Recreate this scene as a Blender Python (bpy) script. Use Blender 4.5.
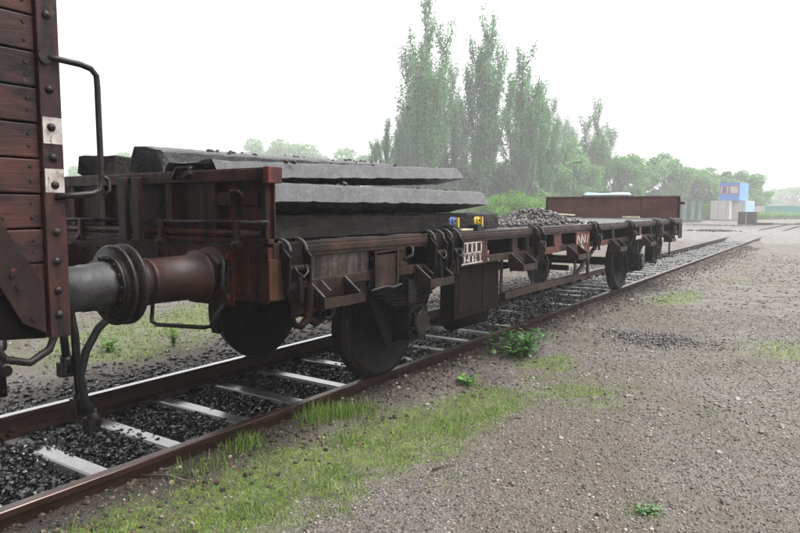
import bpy, bmesh, math, random
import numpy as np
from mathutils import Vector, Matrix

# ------------------------------------------------------------------ clean, camera, world, sun
for o in list(bpy.data.objects): bpy.data.objects.remove(o)
SC = bpy.context.scene
COL = SC.collection
RND = random.Random(7)

CAM = (4.04, 0.0, 1.458)
YAW, PITCH, ROLL = 0.59513, 0.08974, 0.00165
cam_data = bpy.data.cameras.new('camera')
cam_data.sensor_width = 36.0
cam_data.lens = 644.84 / 800 * 36
cam_data.clip_start = 0.05
cam_data.clip_end = 3000
cam = bpy.data.objects.new('camera', cam_data)
COL.objects.link(cam)
_cy, _sy, _cp, _sp = math.cos(YAW), math.sin(YAW), math.cos(PITCH), math.sin(PITCH)
_F = Vector((-_sy * _cp, _cy * _cp, -_sp)); _R = Vector((_cy, _sy, 0)); _U = _R.cross(_F)
_R2 = _R * math.cos(ROLL) + _U * math.sin(ROLL); _U2 = _U * math.cos(ROLL) - _R * math.sin(ROLL)
cam.matrix_world = Matrix(((_R2.x, _U2.x, -_F.x, CAM[0]), (_R2.y, _U2.y, -_F.y, CAM[1]),
                           (_R2.z, _U2.z, -_F.z, CAM[2]), (0, 0, 0, 1)))
SC.camera = cam

SUN_EL, SUN_AZ = math.radians(62), math.radians(60)      # azimuth from +y towards +x
world = bpy.data.worlds.new('World'); SC.world = world
world.use_nodes = True
wn = world.node_tree; wn.nodes.clear()
sky = wn.nodes.new('ShaderNodeTexSky'); sky.sky_type = 'NISHITA'; sky.sun_disc = False
sky.sun_elevation = SUN_EL; sky.sun_rotation = SUN_AZ
sky.air_density = 1.0; sky.dust_density = 6.0; sky.ozone_density = 1.0
hsv = wn.nodes.new('ShaderNodeHueSaturation'); hsv.inputs['Saturation'].default_value = 0.04
bg = wn.nodes.new('ShaderNodeBackground'); bg.inputs['Strength'].default_value = 0.15
wo = wn.nodes.new('ShaderNodeOutputWorld')
wn.links.new(sky.outputs[0], hsv.inputs['Color']); wn.links.new(hsv.outputs[0], bg.inputs['Color'])
wn.links.new(bg.outputs[0], wo.inputs['Surface'])

sun_data = bpy.data.lights.new('sun', 'SUN'); sun_data.energy = 0.6; sun_data.angle = math.radians(50)
sun_data.color = (1.0, 0.97, 0.93)
sun = bpy.data.objects.new('sun', sun_data); COL.objects.link(sun)
_d = Vector((math.sin(SUN_AZ) * math.cos(SUN_EL), math.cos(SUN_AZ) * math.cos(SUN_EL), math.sin(SUN_EL)))
sun.rotation_euler = _d.to_track_quat('Z', 'Y').to_euler(); sun.location = _d * 40

SC.view_settings.view_transform = 'Standard'; SC.view_settings.look = 'None'
SC.view_settings.gamma = 1.0; SC.view_settings.exposure = 1.65
SC.render.engine = 'CYCLES'
SC.cycles.volume_bounces = 1
SC.cycles.max_bounces = 6

# ------------------------------------------------------------------ materials
def nd(nt, t, **kw):
    n = nt.nodes.new(t)
    for k, v in kw.items():
        if hasattr(n, k): setattr(n, k, v)
        else: n.inputs[k].default_value = v
    return n
TONE = {'gravel_yard': .52, 'gravel_stone': .55, 'wet_ballast_stone': .22, 'grass_blade': 1.0, 'poplar_leaf': 1.0, 'broad_leaf': 1.0, 'bush_leaf': .95, 'weed_leaf': .9,
        'wet_dark_slab': .26, 'broken_brown_slab': .4, 'rust_red_steel': .37, 'rust_brown_steel': .34, 'dark_brown_steel': .35, 'shaded_underframe_steel': .4, 'old_red_paint': .45, 'mossy_rust_steel': .36,
        'rubbed_grey_brown_steel': .45, 'oxide_red_planking': .42, 'purple_brown_post': .5, 'black_iron': .45, 'rail_steel': .2, 'rusty_rubble': .34, 'wet_deck_plank': .6, 'wet_sleeper': .8,
        'greased_buffer_steel': .22, 'office_blue_paint': .7, 'container_offwhite_paint': .75, 'container_greyblue_paint': .7, 'weathered_white_paint': .5, 'worn_wet_rail_head': 1.0, 'rusty_wet_rail_head': .5,
        'turquoise_paint': .7, 'graffiti_grey_green': .7, 'pale_grey_paint': .7, 'dead_leaf': .6, 'tree_bark': .6, 'pale_timber': .7}   # base colours scaled to exposure; underframe and ballast also darkened for shade under the wagon
def ramp(nt, fac, stops):
    t = TONE.get(nt.get('tone', ''), 1.0)
    if t != 1.0 and len({max(c) - min(c) for _, c in stops} | {0}) > 1: stops = [(p, tuple(q * t for q in c)) for p, c in stops]
    r = nt.nodes.new('ShaderNodeValToRGB'); e = r.color_ramp.elements
    while len(e) > 1: e.remove(e[-1])
    e[0].position = stops[0][0]; e[0].color = (*stops[0][1], 1)
    for p, c in stops[1:]:
        x = e.new(p); x.color = (*c, 1)
    nt.links.new(fac, r.inputs[0]); return r.outputs[0]
def mixc(nt, fac, a, b, mode='MIX'):
    m = nt.nodes.new('ShaderNodeMix'); m.data_type = 'RGBA'; m.blend_type = mode
    for s, v in ((m.inputs[0], fac), (m.inputs[6], a), (m.inputs[7], b)):
        if isinstance(v, (int, float)): s.default_value = v
        elif isinstance(v, tuple): s.default_value = (*v, 1)
        else: nt.links.new(v, s)
    return m.outputs[2]
def coord(nt, scale, local=False):
    if local: src = nt.nodes.new('ShaderNodeTexCoord').outputs['Object']
    else: src = nt.nodes.new('ShaderNodeNewGeometry').outputs['Position']
    mp = nt.nodes.new('ShaderNodeMapping'); mp.inputs['Scale'].default_value = scale
    nt.links.new(src, mp.inputs[0]); return mp.outputs[0]
def noise(nt, scale, s=1.0, detail=5, rough=.6, local=False):
    n = nd(nt, 'ShaderNodeTexNoise'); n.inputs['Scale'].default_value = s
    n.inputs['Detail'].default_value = detail; n.inputs['Roughness'].default_value = rough
    nt.links.new(coord(nt, scale, local), n.inputs['Vector']); return n.outputs['Fac']
def newmat(name):
    m = bpy.data.materials.new(name); m.use_nodes = True; nt = m.node_tree; nt['tone'] = name
    b = nt.nodes['Principled BSDF']; return m, nt, b
def surf(name, stops, scale=(4, 4, 4), rough=(.35, .65), bump=.25, bscale=(40, 40, 40), metal=0.0, spec=.5,
         streaks=(), detail=6, island=0.0, bdist=.01, local=False, coat=0.0):
    """noise-ramped colour, streak layers of another colour, roughness that varies, bump relief"""
    m, nt, b = newmat(name)
    f = noise(nt, scale, detail=detail, rough=.65, local=local)
    c = ramp(nt, f, stops)
    for (sc, lo, hi, sc_col, amt) in streaks:
        s = noise(nt, sc, detail=4, rough=.6, local=local)
        mk = ramp(nt, s, [(lo, (0, 0, 0)), (hi, (amt, amt, amt))])
        c = mixc(nt, mk, c, tuple(q * TONE.get(name, 1.0) for q in sc_col))
    if island:
        g = nt.nodes.new('ShaderNodeNewGeometry')
        mv = nd(nt, 'ShaderNodeMapRange'); mv.inputs['To Min'].default_value = 1 - island; mv.inputs['To Max'].default_value = 1 + island
        nt.links.new(g.outputs['Random Per Island'], mv.inputs['Value'])
        cc = nt.nodes.new('ShaderNodeCombineColor')
        for k in range(3): nt.links.new(mv.outputs[0], cc.inputs[k])
        c = mixc(nt, 1.0, c, cc.outputs[0], 'MULTIPLY')
    nt.links.new(c, b.inputs['Base Color'])
    r = nd(nt, 'ShaderNodeMapRange'); r.inputs['To Min'].default_value = rough[0]; r.inputs['To Max'].default_value = rough[1]
    r.inputs['From Min'].default_value = .3; r.inputs['From Max'].default_value = .7
    nt.links.new(noise(nt, tuple(2.3 * q for q in scale), detail=4, local=local), r.inputs['Value'])
    nt.links.new(r.outputs[0], b.inputs['Roughness'])
    b.inputs['Metallic'].default_value = metal
    b.inputs['Specular IOR Level'].default_value = spec
    b.inputs['Coat Weight'].default_value = coat; b.inputs['Coat Roughness'].default_value = .12
    if bump:
        bp = nd(nt, 'ShaderNodeBump'); bp.inputs['Strength'].default_value = bump; bp.inputs['Distance'].default_value = bdist
        nt.links.new(noise(nt, bscale, detail=6, rough=.7, local=local), bp.inputs['Height'])
        nt.links.new(bp.outputs[0], b.inputs['Normal'])
    return m
def islands(name, stops, rough=.35, spec=.5, transl=0.0, bump=0):
    """colour picked per separate piece (stones, blades, leaves)"""
    m, nt, b = newmat(name)
    g = nt.nodes.new('ShaderNodeNewGeometry')
    c = ramp(nt, g.outputs['Random Per Island'], stops)
    nt.links.new(c, b.inputs['Base Color'])
    b.inputs['Roughness'].default_value = rough; b.inputs['Specular IOR Level'].default_value = spec
    if transl:
        t = nt.nodes.new('ShaderNodeBsdfTranslucent'); nt.links.new(c, t.inputs['Color'])
        ms = nt.nodes.new('ShaderNodeMixShader'); ms.inputs[0].default_value = transl
        out = [n for n in nt.nodes if n.type == 'OUTPUT_MATERIAL'][0]
        nt.links.new(b.outputs[0], ms.inputs[1]); nt.links.new(t.outputs[0], ms.inputs[2])
        nt.links.new(ms.outputs[0], out.inputs['Surface'])
    if bump:
        bp = nd(nt, 'ShaderNodeBump'); bp.inputs['Strength'].default_value = bump; bp.inputs['Distance'].default_value = .01
        nt.links.new(noise(nt, (60, 60, 60), detail=3), bp.inputs['Height']); nt.links.new(bp.outputs[0], b.inputs['Normal'])
    return m

RUSTV = ((22, 22, 1.3), .46, .62, (.20, .045, .028), .75)      # vertical lighter rust runs
DARKV = ((16, 16, .9), .46, .60, (.010, .007, .006), .95)
MT = {}
MT['rust_red'] = surf('rust_red_steel', [(.3, (.018, .010, .008)), (.5, (.055, .021, .016)), (.7, (.11, .036, .025))], (3.5, 3.5, 3.5), (.25, .55), .35, streaks=(RUSTV, DARKV, ((9, 9, 4), .58, .72, (.09, .085, .06), .5)), spec=0.14)
MT['rust_side'] = surf('rust_brown_steel', [(.3, (.018, .012, .009)), (.5, (.052, .030, .022)), (.7, (.11, .058, .040))], (3.5, 3.5, 5), (.25, .6), .4, streaks=(((14, 14, 3), .55, .7, (.16, .045, .03), .7), ((10, 10, 6), .60, .72, (.10, .095, .07), .55), ((18, 18, 2), .52, .66, (.012, .01, .009), .8)), spec=0.12)
MT['rust_dark'] = surf('dark_brown_steel', [(.3, (.006, .005, .005)), (.55, (.018, .013, .011)), (.75, (.05, .028, .02))], (6, 6, 6), (.42, .7), .4, spec=0.08)  # near-black brown, base lowered further for the shade under the wagon
MT['under_shade'] = surf('shaded_underframe_steel', [(.3, (.004, .0035, .0035)), (.7, (.014, .010, .009))], (6, 6, 6), (.6, .85), .3, spec=0.03)  # shade below the floors is put into this near-black base colour
MT['red_paint'] = surf('old_red_paint', [(.3, (.045, .018, .015)), (.5, (.17, .042, .034)), (.7, (.25, .075, .062))], (9, 9, 9), (.3, .6), .3, streaks=(((20, 20, 4), .52, .64, (.04, .025, .02), .85),), spec=0.15)
MT['end_brown'] = surf('purple_brown_steel', [(.3, (.040, .020, .020)), (.5, (.075, .036, .034)), (.7, (.12, .055, .048))], (2, 2, 5), (.35, .6), .2, spec=.15, streaks=(((9, 9, 2), .56, .7, (.14, .05, .035), .5),))
MT['buffer_brown'] = surf('greasy_brown_barrel', [(.3, (.005, .003, .003)), (.5, (.015, .006, .0045)), (.68, (.045, .014, .009))], (6, 3, 6), (.28, .5), .25, spec=.2)
MT['hook_rust'] = surf('dull_mossy_hook', [(.3, (.008, .007, .005)), (.5, (.022, .019, .012)), (.7, (.045, .032, .02))], (12, 12, 9), (.4, .6), .3, spec=.15)
MT['brace_dark'] = surf('grimy_brace', [(.3, (.006, .004, .004)), (.5, (.016, .009, .008)), (.7, (.040, .018, .015))], (6, 6, 6), (.35, .6), .4, spec=.12)
MT['tread'] = surf('worn_tread', [(.3, (.03, .026, .024)), (.6, (.09, .082, .078))], (9, 9, 9), (.3, .5), .1, metal=.6)
MT['mossy'] = surf('mossy_rust_steel', [(.3, (.025, .018, .012)), (.5, (.060, .052, .026)), (.7, (.10, .085, .045))], (9, 9, 6), (.35, .6), .4, streaks=(RUSTV,), spec=0.12)
MT['bare_panel'] = surf('rubbed_grey_brown_steel', [(.35, (.05, .032, .028)), (.5, (.10, .075, .066)), (.62, (.20, .16, .15)), (.75, (.24, .10, .07))], (7, 7, 7), (.2, .45), .2, streaks=(DARKV,), spec=0.2)
MT['van_plank'] = surf('oxide_red_planking', [(.3, (.022, .014, .014)), (.5, (.070, .033, .031)), (.7, (.14, .052, .044))], (5, 3.5, 7), (.25, .5), .28, (9, 6, 60), streaks=(((6, 4, 10), .52, .64, (.012, .010, .010), .85), ((20, 20, 20), .66, .72, (.15, .12, .10), .6)), bdist=.012, spec=0.14)
MT['van_post'] = surf('purple_brown_post', [(.3, (.018, .010, .011)), (.5, (.050, .022, .021)), (.7, (.11, .038, .028))], (7, 7, 4), (.25, .55), .4, (25, 25, 25), streaks=(((16, 16, 1.5), .5, .64, (.010, .007, .007), .85), ((20, 20, 12), .60, .70, (.14, .075, .05), .6)), spec=.16)
MT['shaft'] = surf('greased_buffer_steel', [(.3, (.05, .045, .045)), (.5, (.13, .125, .125)), (.65, (.24, .23, .23))], (4, 7, 4), (.35, .6), .25, metal=.1, spec=.25, streaks=(((7, 5, 7), .50, .66, (.012, .010, .009), .85),))
MT['iron'] = surf('black_iron', [(.3, (.008, .007, .007)), (.7, (.035, .026, .023))], (9, 9, 9), (.2, .42), .3, streaks=(((9, 9, 9), .6, .75, (.10, .04, .028), .6),), spec=0.2)
MT['rail'] = surf('rail_steel', [(.3, (.05, .022, .015)), (.6, (.12, .052, .036))], (9, 3, 9), (.4, .65), .3, spec=0.12)
MT['rail_top'] = surf('worn_wet_rail_head', [(.3, (.30, .27, .26)), (.6, (.50, .49, .49))], (12, 1.5, 9), (.08, .2), .04, metal=.9)
MT['rail_top_rusty'] = surf('rusty_wet_rail_head', [(.3, (.07, .032, .022)), (.55, (.12, .065, .05)), (.7, (.26, .22, .2))], (16, 1.2, 9), (.16, .35), .06, metal=.4)
MT['sleeper'] = surf('wet_sleeper', [(.3, (.10, .095, .09)), (.7, (.24, .23, .22))], (5, 12, 5), (.06, .22), .10, (12, 40, 30), coat=.9)
MT['slab'] = surf('wet_dark_slab', [(.32, (.020, .018, .020)), (.5, (.062, .058, .066)), (.68, (.125, .119, .136))], (9, 7, 12), (.18, .5), .9, (35, 25, 35), streaks=(((30, 9, 40), .62, .70, (.02, .016, .014), .9), ((14, 14, 14), .64, .74, (.15, .11, .08), .5)), bdist=.012, spec=.42)
MT['slab_wood'] = surf('black_wet_timber', [(.3, (.004, .0035, .003)), (.5, (.011, .009, .008)), (.7, (.032, .026, .022))], (12, 2.5, 14), (.3, .6), .8, (40, 9, 40), spec=.1, bdist=.015)
MT['slab_end'] = surf('broken_brown_slab', [(.3, (.016, .013, .011)), (.55, (.045, .033, .026)), (.75, (.10, .072, .05))], (12, 12, 9), (.3, .6), .9, (30, 30, 30), bdist=.02, spec=0.1)
MT['deck'] = surf('wet_deck_plank', [(.3, (.10, .095, .09)), (.6, (.22, .22, .22)), (.75, (.30, .30, .31))], (2, 9, 4), (.10, .4), .3, (9, 70, 30), spec=0.5)
MT['batten'] = surf('pale_timber', [(.3, (.40, .34, .22)), (.7, (.62, .56, .40))], (6, 20, 6), (.4, .6), .2)
MT['white'] = surf('weathered_white_paint', [(.3, (.20, .13, .10)), (.46, (.52, .47, .43)), (.7, (.76, .74, .72))], (14, 14, 14), (.3, .5), .1, streaks=(((30, 30, 9), .6, .66, (.22, .09, .05), .9),))
MT['blue'] = surf('clamp_blue', [(.3, (.05, .09, .24)), (.7, (.10, .17, .36))], (20, 20, 20), (.3, .5), .1)
MT['yellow'] = surf('clamp_yellow', [(.3, (.38, .24, .03)), (.7, (.58, .40, .06))], (20, 20, 20), (.3, .5), .1)
MT['rubber'] = surf('black_rubber', [(.3, (.008, .008, .008)), (.7, (.02, .02, .02))], (20, 20, 20), (.3, .5), .1, spec=0.12)
MT['bark'] = surf('tree_bark', [(.3, (.04, .034, .028)), (.7, (.10, .088, .075))], (6, 6, 2), (.7, .9), .4, local=True)
MT['poplar'] = islands('poplar_leaf', [(0, (.060, .155, .060)), (.5, (.105, .235, .100)), (1, (.16, .32, .14))], .6, .2, .45)  # tree leaf colours lightened to stand in for part of the haze
MT['leaf'] = islands('broad_leaf', [(0, (.075, .18, .060)), (.5, (.125, .26, .090)), (1, (.18, .34, .12))], .6, .2, .45)
MT['bush'] = islands('bush_leaf', [(0, (.075, .17, .03)), (.5, (.13, .27, .055)), (1, (.19, .35, .085))], .6, .2, .45)
MT['weed'] = islands('weed_leaf', [(0, (.030, .085, .022)), (.5, (.055, .14, .035)), (1, (.085, .19, .05))], .35, .5, .25)
MT['grass'] = islands('grass_blade', [(0, (.045, .095, .012)), (.5, (.10, .19, .022)), (.85, (.17, .26, .035)), (1, (.26, .22, .09))], .5, .4, .25)
MT['ballast'] = islands('wet_ballast_stone', [(0, (.010, .010, .012)), (.5, (.028, .027, .029)), (.85, (.055, .053, .055)), (.97, (.10, .09, .08)), (1, (.17, .14, .11))], .22, .5)
MT['pebble'] = islands('gravel_stone', [(0, (.05, .038, .030)), (.35, (.145, .125, .104)), (.65, (.24, .212, .188)), (.86, (.38, .345, .32)), (.92, (.26, .12, .08)), (.96, (.60, .57, .53)), (1, (.10, .10, .11))], .5, .3)
MT['rubble'] = islands('rusty_rubble', [(0, (.02, .015, .013)), (.5, (.06, .05, .045)), (.8, (.14, .12, .11)), (.95, (.40, .35, .31)), (1, (.55, .50, .44))], .45, .4)
MT['box_blue'] = surf('office_blue_paint', [(.3, (.05, .22, .66)), (.7, (.08, .28, .78))], (1, 1, 1), (.4, .6), 0, local=True)
MT['box_white'] = surf('container_offwhite_paint', [(.3, (.50, .48, .47)), (.7, (.66, .64, .63))], (1, 1, .3), (.4, .6), 0, local=True)
MT['box_grey'] = surf('container_greyblue_paint', [(.3, (.20, .36, .62)), (.7, (.28, .46, .72))], (1, 1, .3), (.4, .6), 0, local=True)
MT['turq'] = surf('turquoise_paint', [(.3, (.03, .33, .27)), (.7, (.05, .45, .37))], (1, 1, .5), (.4, .6), 0, local=True)
MT['cab'] = surf('graffiti_grey_green', [(.3, (.015, .06, .035)), (.5, (.05, .11, .08)), (.7, (.16, .22, .19))], (1.6, 1.6, .5), (.4, .6), 0, local=True)
MT['cab_pale'] = surf('pale_grey_paint', [(.3, (.10, .16, .14)), (.7, (.30, .34, .32))], (2, 2, .7), (.4, .6), 0, local=True)
MT['frame_red'] = surf('red_window_frame', [(.3, (.45, .09, .09)), (.7, (.55, .12, .12))], (4, 4, 4), (.4, .6), 0)
MT['pane_dark'] = surf('dark_window_pane', [(.3, (.02, .025, .03)), (.7, (.05, .055, .06))], (2, 2, 2), (.05, .1), 0)
MT['cover'] = surf('pale_blue_tarpaulin', [(.3, (.12, .28, .30)), (.5, (.28, .38, .39)), (.7, (.42, .46, .46))], (.5, .5, .5), (.4, .6), .3, (2, 2, 2), bdist=.1)
MT['debris'] = surf('dark_scrap', [(.3, (.016, .014, .012)), (.7, (.065, .052, .042))], (3, 3, 3), (.4, .7), .4, (9, 9, 9), spec=0.1)
MT['pole'] = surf('grey_pole', [(.3, (.02, .02, .02)), (.7, (.04, .04, .04))], (3, 3, 3), (.5, .7), 0, spec=.15)
MT['twig'] = surf('dead_twig', [(.3, (.03, .022, .016)), (.7, (.08, .06, .045))], (20, 20, 20), (.5, .7), .2)

# ------------------------------------------------------------------ mesh helpers
class MB:
    def __init__(s): s.v = []; s.f = []; s.sm = []
    def add(s, vs, fs, smooth=False):
        o = len(s.v); s.v += [tuple(q) for q in vs]
        for f in fs: s.f.append(tuple(i + o for i in f)); s.sm.append(smooth)
        return s
    def box(s, x0, x1, y0, y1, z0, z1):
        vs = [(x, y, z) for z in (z0, z1) for y in (y0, y1) for x in (x0, x1)]
        return s.add(vs, [(0, 2, 3, 1), (4, 5, 7, 6), (0, 1, 5, 4), (2, 6, 7, 3), (0, 4, 6, 2), (1, 3, 7, 5)])
    def bar(s, p, q, w, h, up=(0, 0, 1)):
        """straight bar from p to q, w wide sideways and h along 'up'"""
        p, q = Vector(p), Vector(q); d = (q - p).normalized(); u = Vector(up)
        r = d.cross(u)
        if r.length < 1e-4: r = d.cross(Vector((1, 0, 0)))
        r.normalize(); u = r.cross(d).normalized()
        vs = [c + r * (a * w / 2) + u * (b * h / 2) for c in (p, q) for a, b in ((-1, -1), (1, -1), (1, 1), (-1, 1))]
        return s.add(vs, [(0, 1, 2, 3), (7, 6, 5, 4), (0, 4, 5, 1), (1, 5, 6, 2), (2, 6, 7, 3), (3, 7, 4, 0)])
    def cyl(s, p, q, r0, r1=None, n=16, cap=True):
        r1 = r0 if r1 is None else r1
        p, q = Vector(p), Vector(q); d = (q - p).normalized()
        a = d.orthogonal().normalized(); b = d.cross(a)
        ring = lambda c, r: [c + (a * math.cos(t) + b * math.sin(t)) * r for t in (2 * math.pi * i / n for i in range(n))]
        o = len(s.v); s.v += [tuple(x) for x in ring(p, r0) + ring(q, r1)]
        for i in range(n):
            j = (i + 1) % n; s.f.append((o + i, o + j, o + n + j, o + n + i)); s.sm.append(True)
        if cap:
            s.f.append(tuple(o + i for i in reversed(range(n)))); s.sm.append(False)
            s.f.append(tuple(o + n + i for i in range(n))); s.sm.append(False)
        return s
    def tube(s, pts, r, n=8, cap=True):
        pts = [Vector(p) for p in pts]; rs = r if isinstance(r, (list, tuple)) else [r] * len(pts)
        prev = None; o = len(s.v)
        for i, p in enumerate(pts):
            d = (pts[min(i + 1, len(pts) - 1)] - pts[max(i - 1, 0)]).normalized()
            a = d.orthogonal() if prev is None else prev - d * prev.dot(d)
            a.normalize(); prev = a; b = d.cross(a)
            s.v += [tuple(p + (a * math.cos(2 * math.pi * k / n) + b * math.sin(2 * math.pi * k / n)) * rs[i]) for k in range(n)]
        for i in range(len(pts) - 1):
            for k in range(n):
                l = (k + 1) % n
                s.f.append((o + i * n + k, o + i * n + l, o + (i + 1) * n + l, o + (i + 1) * n + k)); s.sm.append(True)
        if cap:
            s.f.append(tuple(o + k for k in reversed(range(n)))); s.sm.append(False)
            e = o + (len(pts) - 1) * n; s.f.append(tuple(e + k for k in range(n))); s.sm.append(False)
        return s
    def prism(s, poly, axis, a, b):
        """extrude a 2-D outline along x, y or z"""
        def mk(u, v, w): return {'x': (w, u, v), 'y': (u, w, v), 'z': (u, v, w)}[axis]
        n = len(poly)
        vs = [mk(u, v, a) for u, v in poly] + [mk(u, v, b) for u, v in poly]
        fs = [tuple(range(n - 1, -1, -1)), tuple(range(n, 2 * n))] + [(i, (i + 1) % n, n + (i + 1) % n, n + i) for i in range(n)]
        return s.add(vs, fs)
    def lathe(s, prof, c, axis, n=32, smooth=True):
        """profile of (along, radius) about an axis through c"""
        o = len(s.v); c = Vector(c); ax = Vector({'x': (1, 0, 0), 'y': (0, 1, 0), 'z': (0, 0, 1)}[axis])
        a = ax.orthogonal().normalized(); b = ax.cross(a)
        for t, r in prof:
            for k in range(n):
                th = 2 * math.pi * k / n
                s.v.append(tuple(c + ax * t + (a * math.cos(th) + b * math.sin(th)) * r))
        for i in range(len(prof) - 1):
            for k in range(n):
                l = (k + 1) % n
                s.f.append((o + i * n + k, o + i * n + l, o + (i + 1) * n + l, o + (i + 1) * n + k)); s.sm.append(smooth)
        return s

def top_of(o):
    while o.parent: o = o.parent
    return o
def setp(o, **kw):
    for k, v in kw.items():
        if v is not None: o[k] = v
    return o
def obj(name, mb, mat, parent=None, bevel=0.0, label=None, loc=None, fix=True):
    """link a builder's shapes as one mesh object; builders use world metres, the thing's place is subtracted"""
    off = Vector(loc) if loc is not None else (Vector(top_of(parent).location) if parent else Vector((0, 0, 0)))
    me = bpy.data.meshes.new(name)
    me.from_pydata([tuple(Vector(v) - off) for v in mb.v], [], mb.f)
    me.polygons.foreach_set('use_smooth', mb.sm)
    if fix:
        bm = bmesh.new(); bm.from_mesh(me); bmesh.ops.recalc_face_normals(bm, faces=bm.faces); bm.to_mesh(me); bm.free()
    me.materials.append(MT[mat] if isinstance(mat, str) else mat)
    o = bpy.data.objects.new(name, me); COL.objects.link(o)
    if parent: o.parent = parent
    if loc is not None: o.location = Vector(loc) - (Vector(top_of(parent).location) if parent else Vector((0, 0, 0)))
    if bevel:
        bv = o.modifiers.new('bevel', 'BEVEL'); bv.width = bevel; bv.segments = 2; bv.limit_method = 'ANGLE'; bv.angle_limit = math.radians(40)
    if label: o['label'] = label
    return o
def thing(name, label, cat, loc=(0, 0, 0), group=None):
    o = bpy.data.objects.new(name, None); COL.objects.link(o); o.location = loc; o.empty_display_size = .2
    return setp(o, label=label, category=cat, group=group)
def dup(o, loc=None, parent=None):
    c = o.copy(); COL.objects.link(c)
    if parent: c.parent = parent
    if loc is not None: c.location = loc
    for ch in list(o.children): dup(ch, None, c)
    return c
def mesh_np(name, V, F, mat, smooth=False):
    """fast mesh from arrays: V (n,3), F (m,3) or (m,4)"""
    me = bpy.data.meshes.new(name); V = np.asarray(V, np.float32); F = np.asarray(F, np.int32); k = F.shape[1]
    me.vertices.add(len(V)); me.vertices.foreach_set('co', V.ravel())
    me.loops.add(F.size); me.loops.foreach_set('vertex_index', F.ravel())
    me.polygons.add(len(F)); me.polygons.foreach_set('loop_start', np.arange(0, F.size, k, dtype=np.int32))
    me.polygons.foreach_set('loop_total', np.full(len(F), k, np.int32))
    me.polygons.foreach_set('use_smooth', np.full(len(F), smooth, bool))
    me.update(calc_edges=True); me.validate()
    me.materials.append(MT[mat] if isinstance(mat, str) else mat); return me
def obj_np(name, V, F, mat, parent=None, smooth=False):
    o = bpy.data.objects.new(name, mesh_np(name, V, F, mat, smooth)); COL.objects.link(o)
    if parent: o.parent = parent
    return o
def spot(u, dep):
    """ground point on the camera's bearing at column u (800-wide) and a distance ahead, used to survey the far yard"""
    f = Vector((-_sy, _cy)); r = Vector((_cy, _sy)); k = dep * (u - 400) / 644.84
    return (CAM[0] + f.x * dep + r.x * k, CAM[1] + f.y * dep + r.y * k)

NP = np.random.default_rng(5)
def vnoise(x, y, seed=0):
    """cheap smooth value noise"""
    def h(i, j):
        n = np.sin(i * 127.1 + j * 311.7 + seed * 74.7) * 43758.5453
        return n - np.floor(n)
    xi, yi = np.floor(x), np.floor(y); fx, fy = x - xi, y - yi
    fx = fx * fx * (3 - 2 * fx); fy = fy * fy * (3 - 2 * fy)
    return (h(xi, yi) * (1 - fx) + h(xi + 1, yi) * fx) * (1 - fy) + (h(xi, yi + 1) * (1 - fx) + h(xi + 1, yi + 1) * fx) * fy

# ------------------------------------------------------------------ ground
def sstep(a, b, x):
    t = np.clip((x - a) / (b - a), 0, 1); return t * t * (3 - 2 * t)
GRASS = [(1.55, 2.5, .55, 1.05, 1.0), (1.65, 3.6, .46, .95, 1.0), (1.75, 4.6, .45, .8, .85), (1.25, 1.6, .7, .6, 1.0), (1.6, 6.3, .4, .6, .72), (2.3, 5.4, .7, .8, .68),
         (1.9, 5.7, .45, .7, .7), (1.75, 12.4, .5, 1.5, .9), (3.7, 8.4, .8, 1.2, .66), (3.3, 3.5, .25, .2, .5), (2.2, 16, .7, 3, .5), (4.5, 22, 2, 5, .5), (3.8, 6.0, .6, .5, .6),
         (-2.5, 4.3, .7, 1.5, .85), (-3.5, 6, 1.5, 3, .95), (-3.0, 9, 1.2, 3, .7), (-6, 12, 3, 5, .7), (-2.2, 20, 1.0, 5, .7), (-0.2, 27, .5, 2.5, .6), (6, 33, 4, 4, .5)]
def grass_mask(x, y):
    m = np.zeros_like(x)
    for cx, cy, sx, sy, a in GRASS:
        m = np.maximum(m, a * np.exp(-((x - cx) / sx) ** 2 - ((y - cy) / sy) ** 2))
    n = .55 * vnoise(x * 2.2, y * 2.2, 3) + .45 * vnoise(x * 6, y * 6, 9)
    m = m * sstep(.80, 1.25, np.abs(x))
    n2 = vnoise(x * 14, y * 14, 17)
    return np.clip(sstep(.34, .85, m * (.26 + 1.15 * n + .40 * n2)), 0, 1)
def ground_z(x, y):
    z = -.135 + .025 * (vnoise(x * .9, y * .9, 1) - .5) + .014 * (vnoise(x * 4, y * 4, 2) - .5)
    near = 1 - sstep(34, 37, y)
    inside = (1 - sstep(.74, .86, np.abs(x))) * near
    z = z * (1 - inside) + (-.235 + .02 * vnoise(x * 5, y * 5, 4)) * inside
    z = z + .08 * sstep(.79, .84, x) * (1 - sstep(.95, 1.5, x)) * near
    lsh = (1 - sstep(1.4, 2.0, -x)) * sstep(.8, .86, -x) * near
    z = z - .03 * lsh
    far = sstep(36, 39, y)                       # level crossing surface: rails sunk flush
    return z * (1 - far) + (-.03 + .02 * vnoise(x * .3, y * .3, 6)) * far * (1 - sstep(46, 60, y)) + far * sstep(46, 60, y) * -.12
def lines(parts):
    out = []
    for a, b, st in parts: out += list(np.arange(a, b, st))
    return np.array(sorted(set(np.round(out, 4))))
MT['rust_deep'] = surf('deep_brown_steel', [(.3, (.003, .002, .0015)), (.5, (.006, .0035, .0025)), (.7, (.016, .007, .005))], (5, 5, 3), (.6, .8), .3, streaks=(((18, 18, 2), .5, .66, (.006, .005, .005), .8),), spec=.04)
gx = lines([(-700, -60, 80), (-60, -16, 4), (-16, -6, .5), (-6, -.9, .1), (-.9, -.7, .04), (-.7, .7, .1), (.7, .9, .04), (.9, 6, .07), (6, 16, .5), (16, 60, 4), (60, 701, 80)])
gy = lines([(-700, -40, 80), (-40, -4, 3), (-4, 0, .5), (0, 12, .08), (12, 24, .2), (24, 70, .6), (70, 200, 10), (200, 701, 80)])
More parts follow.
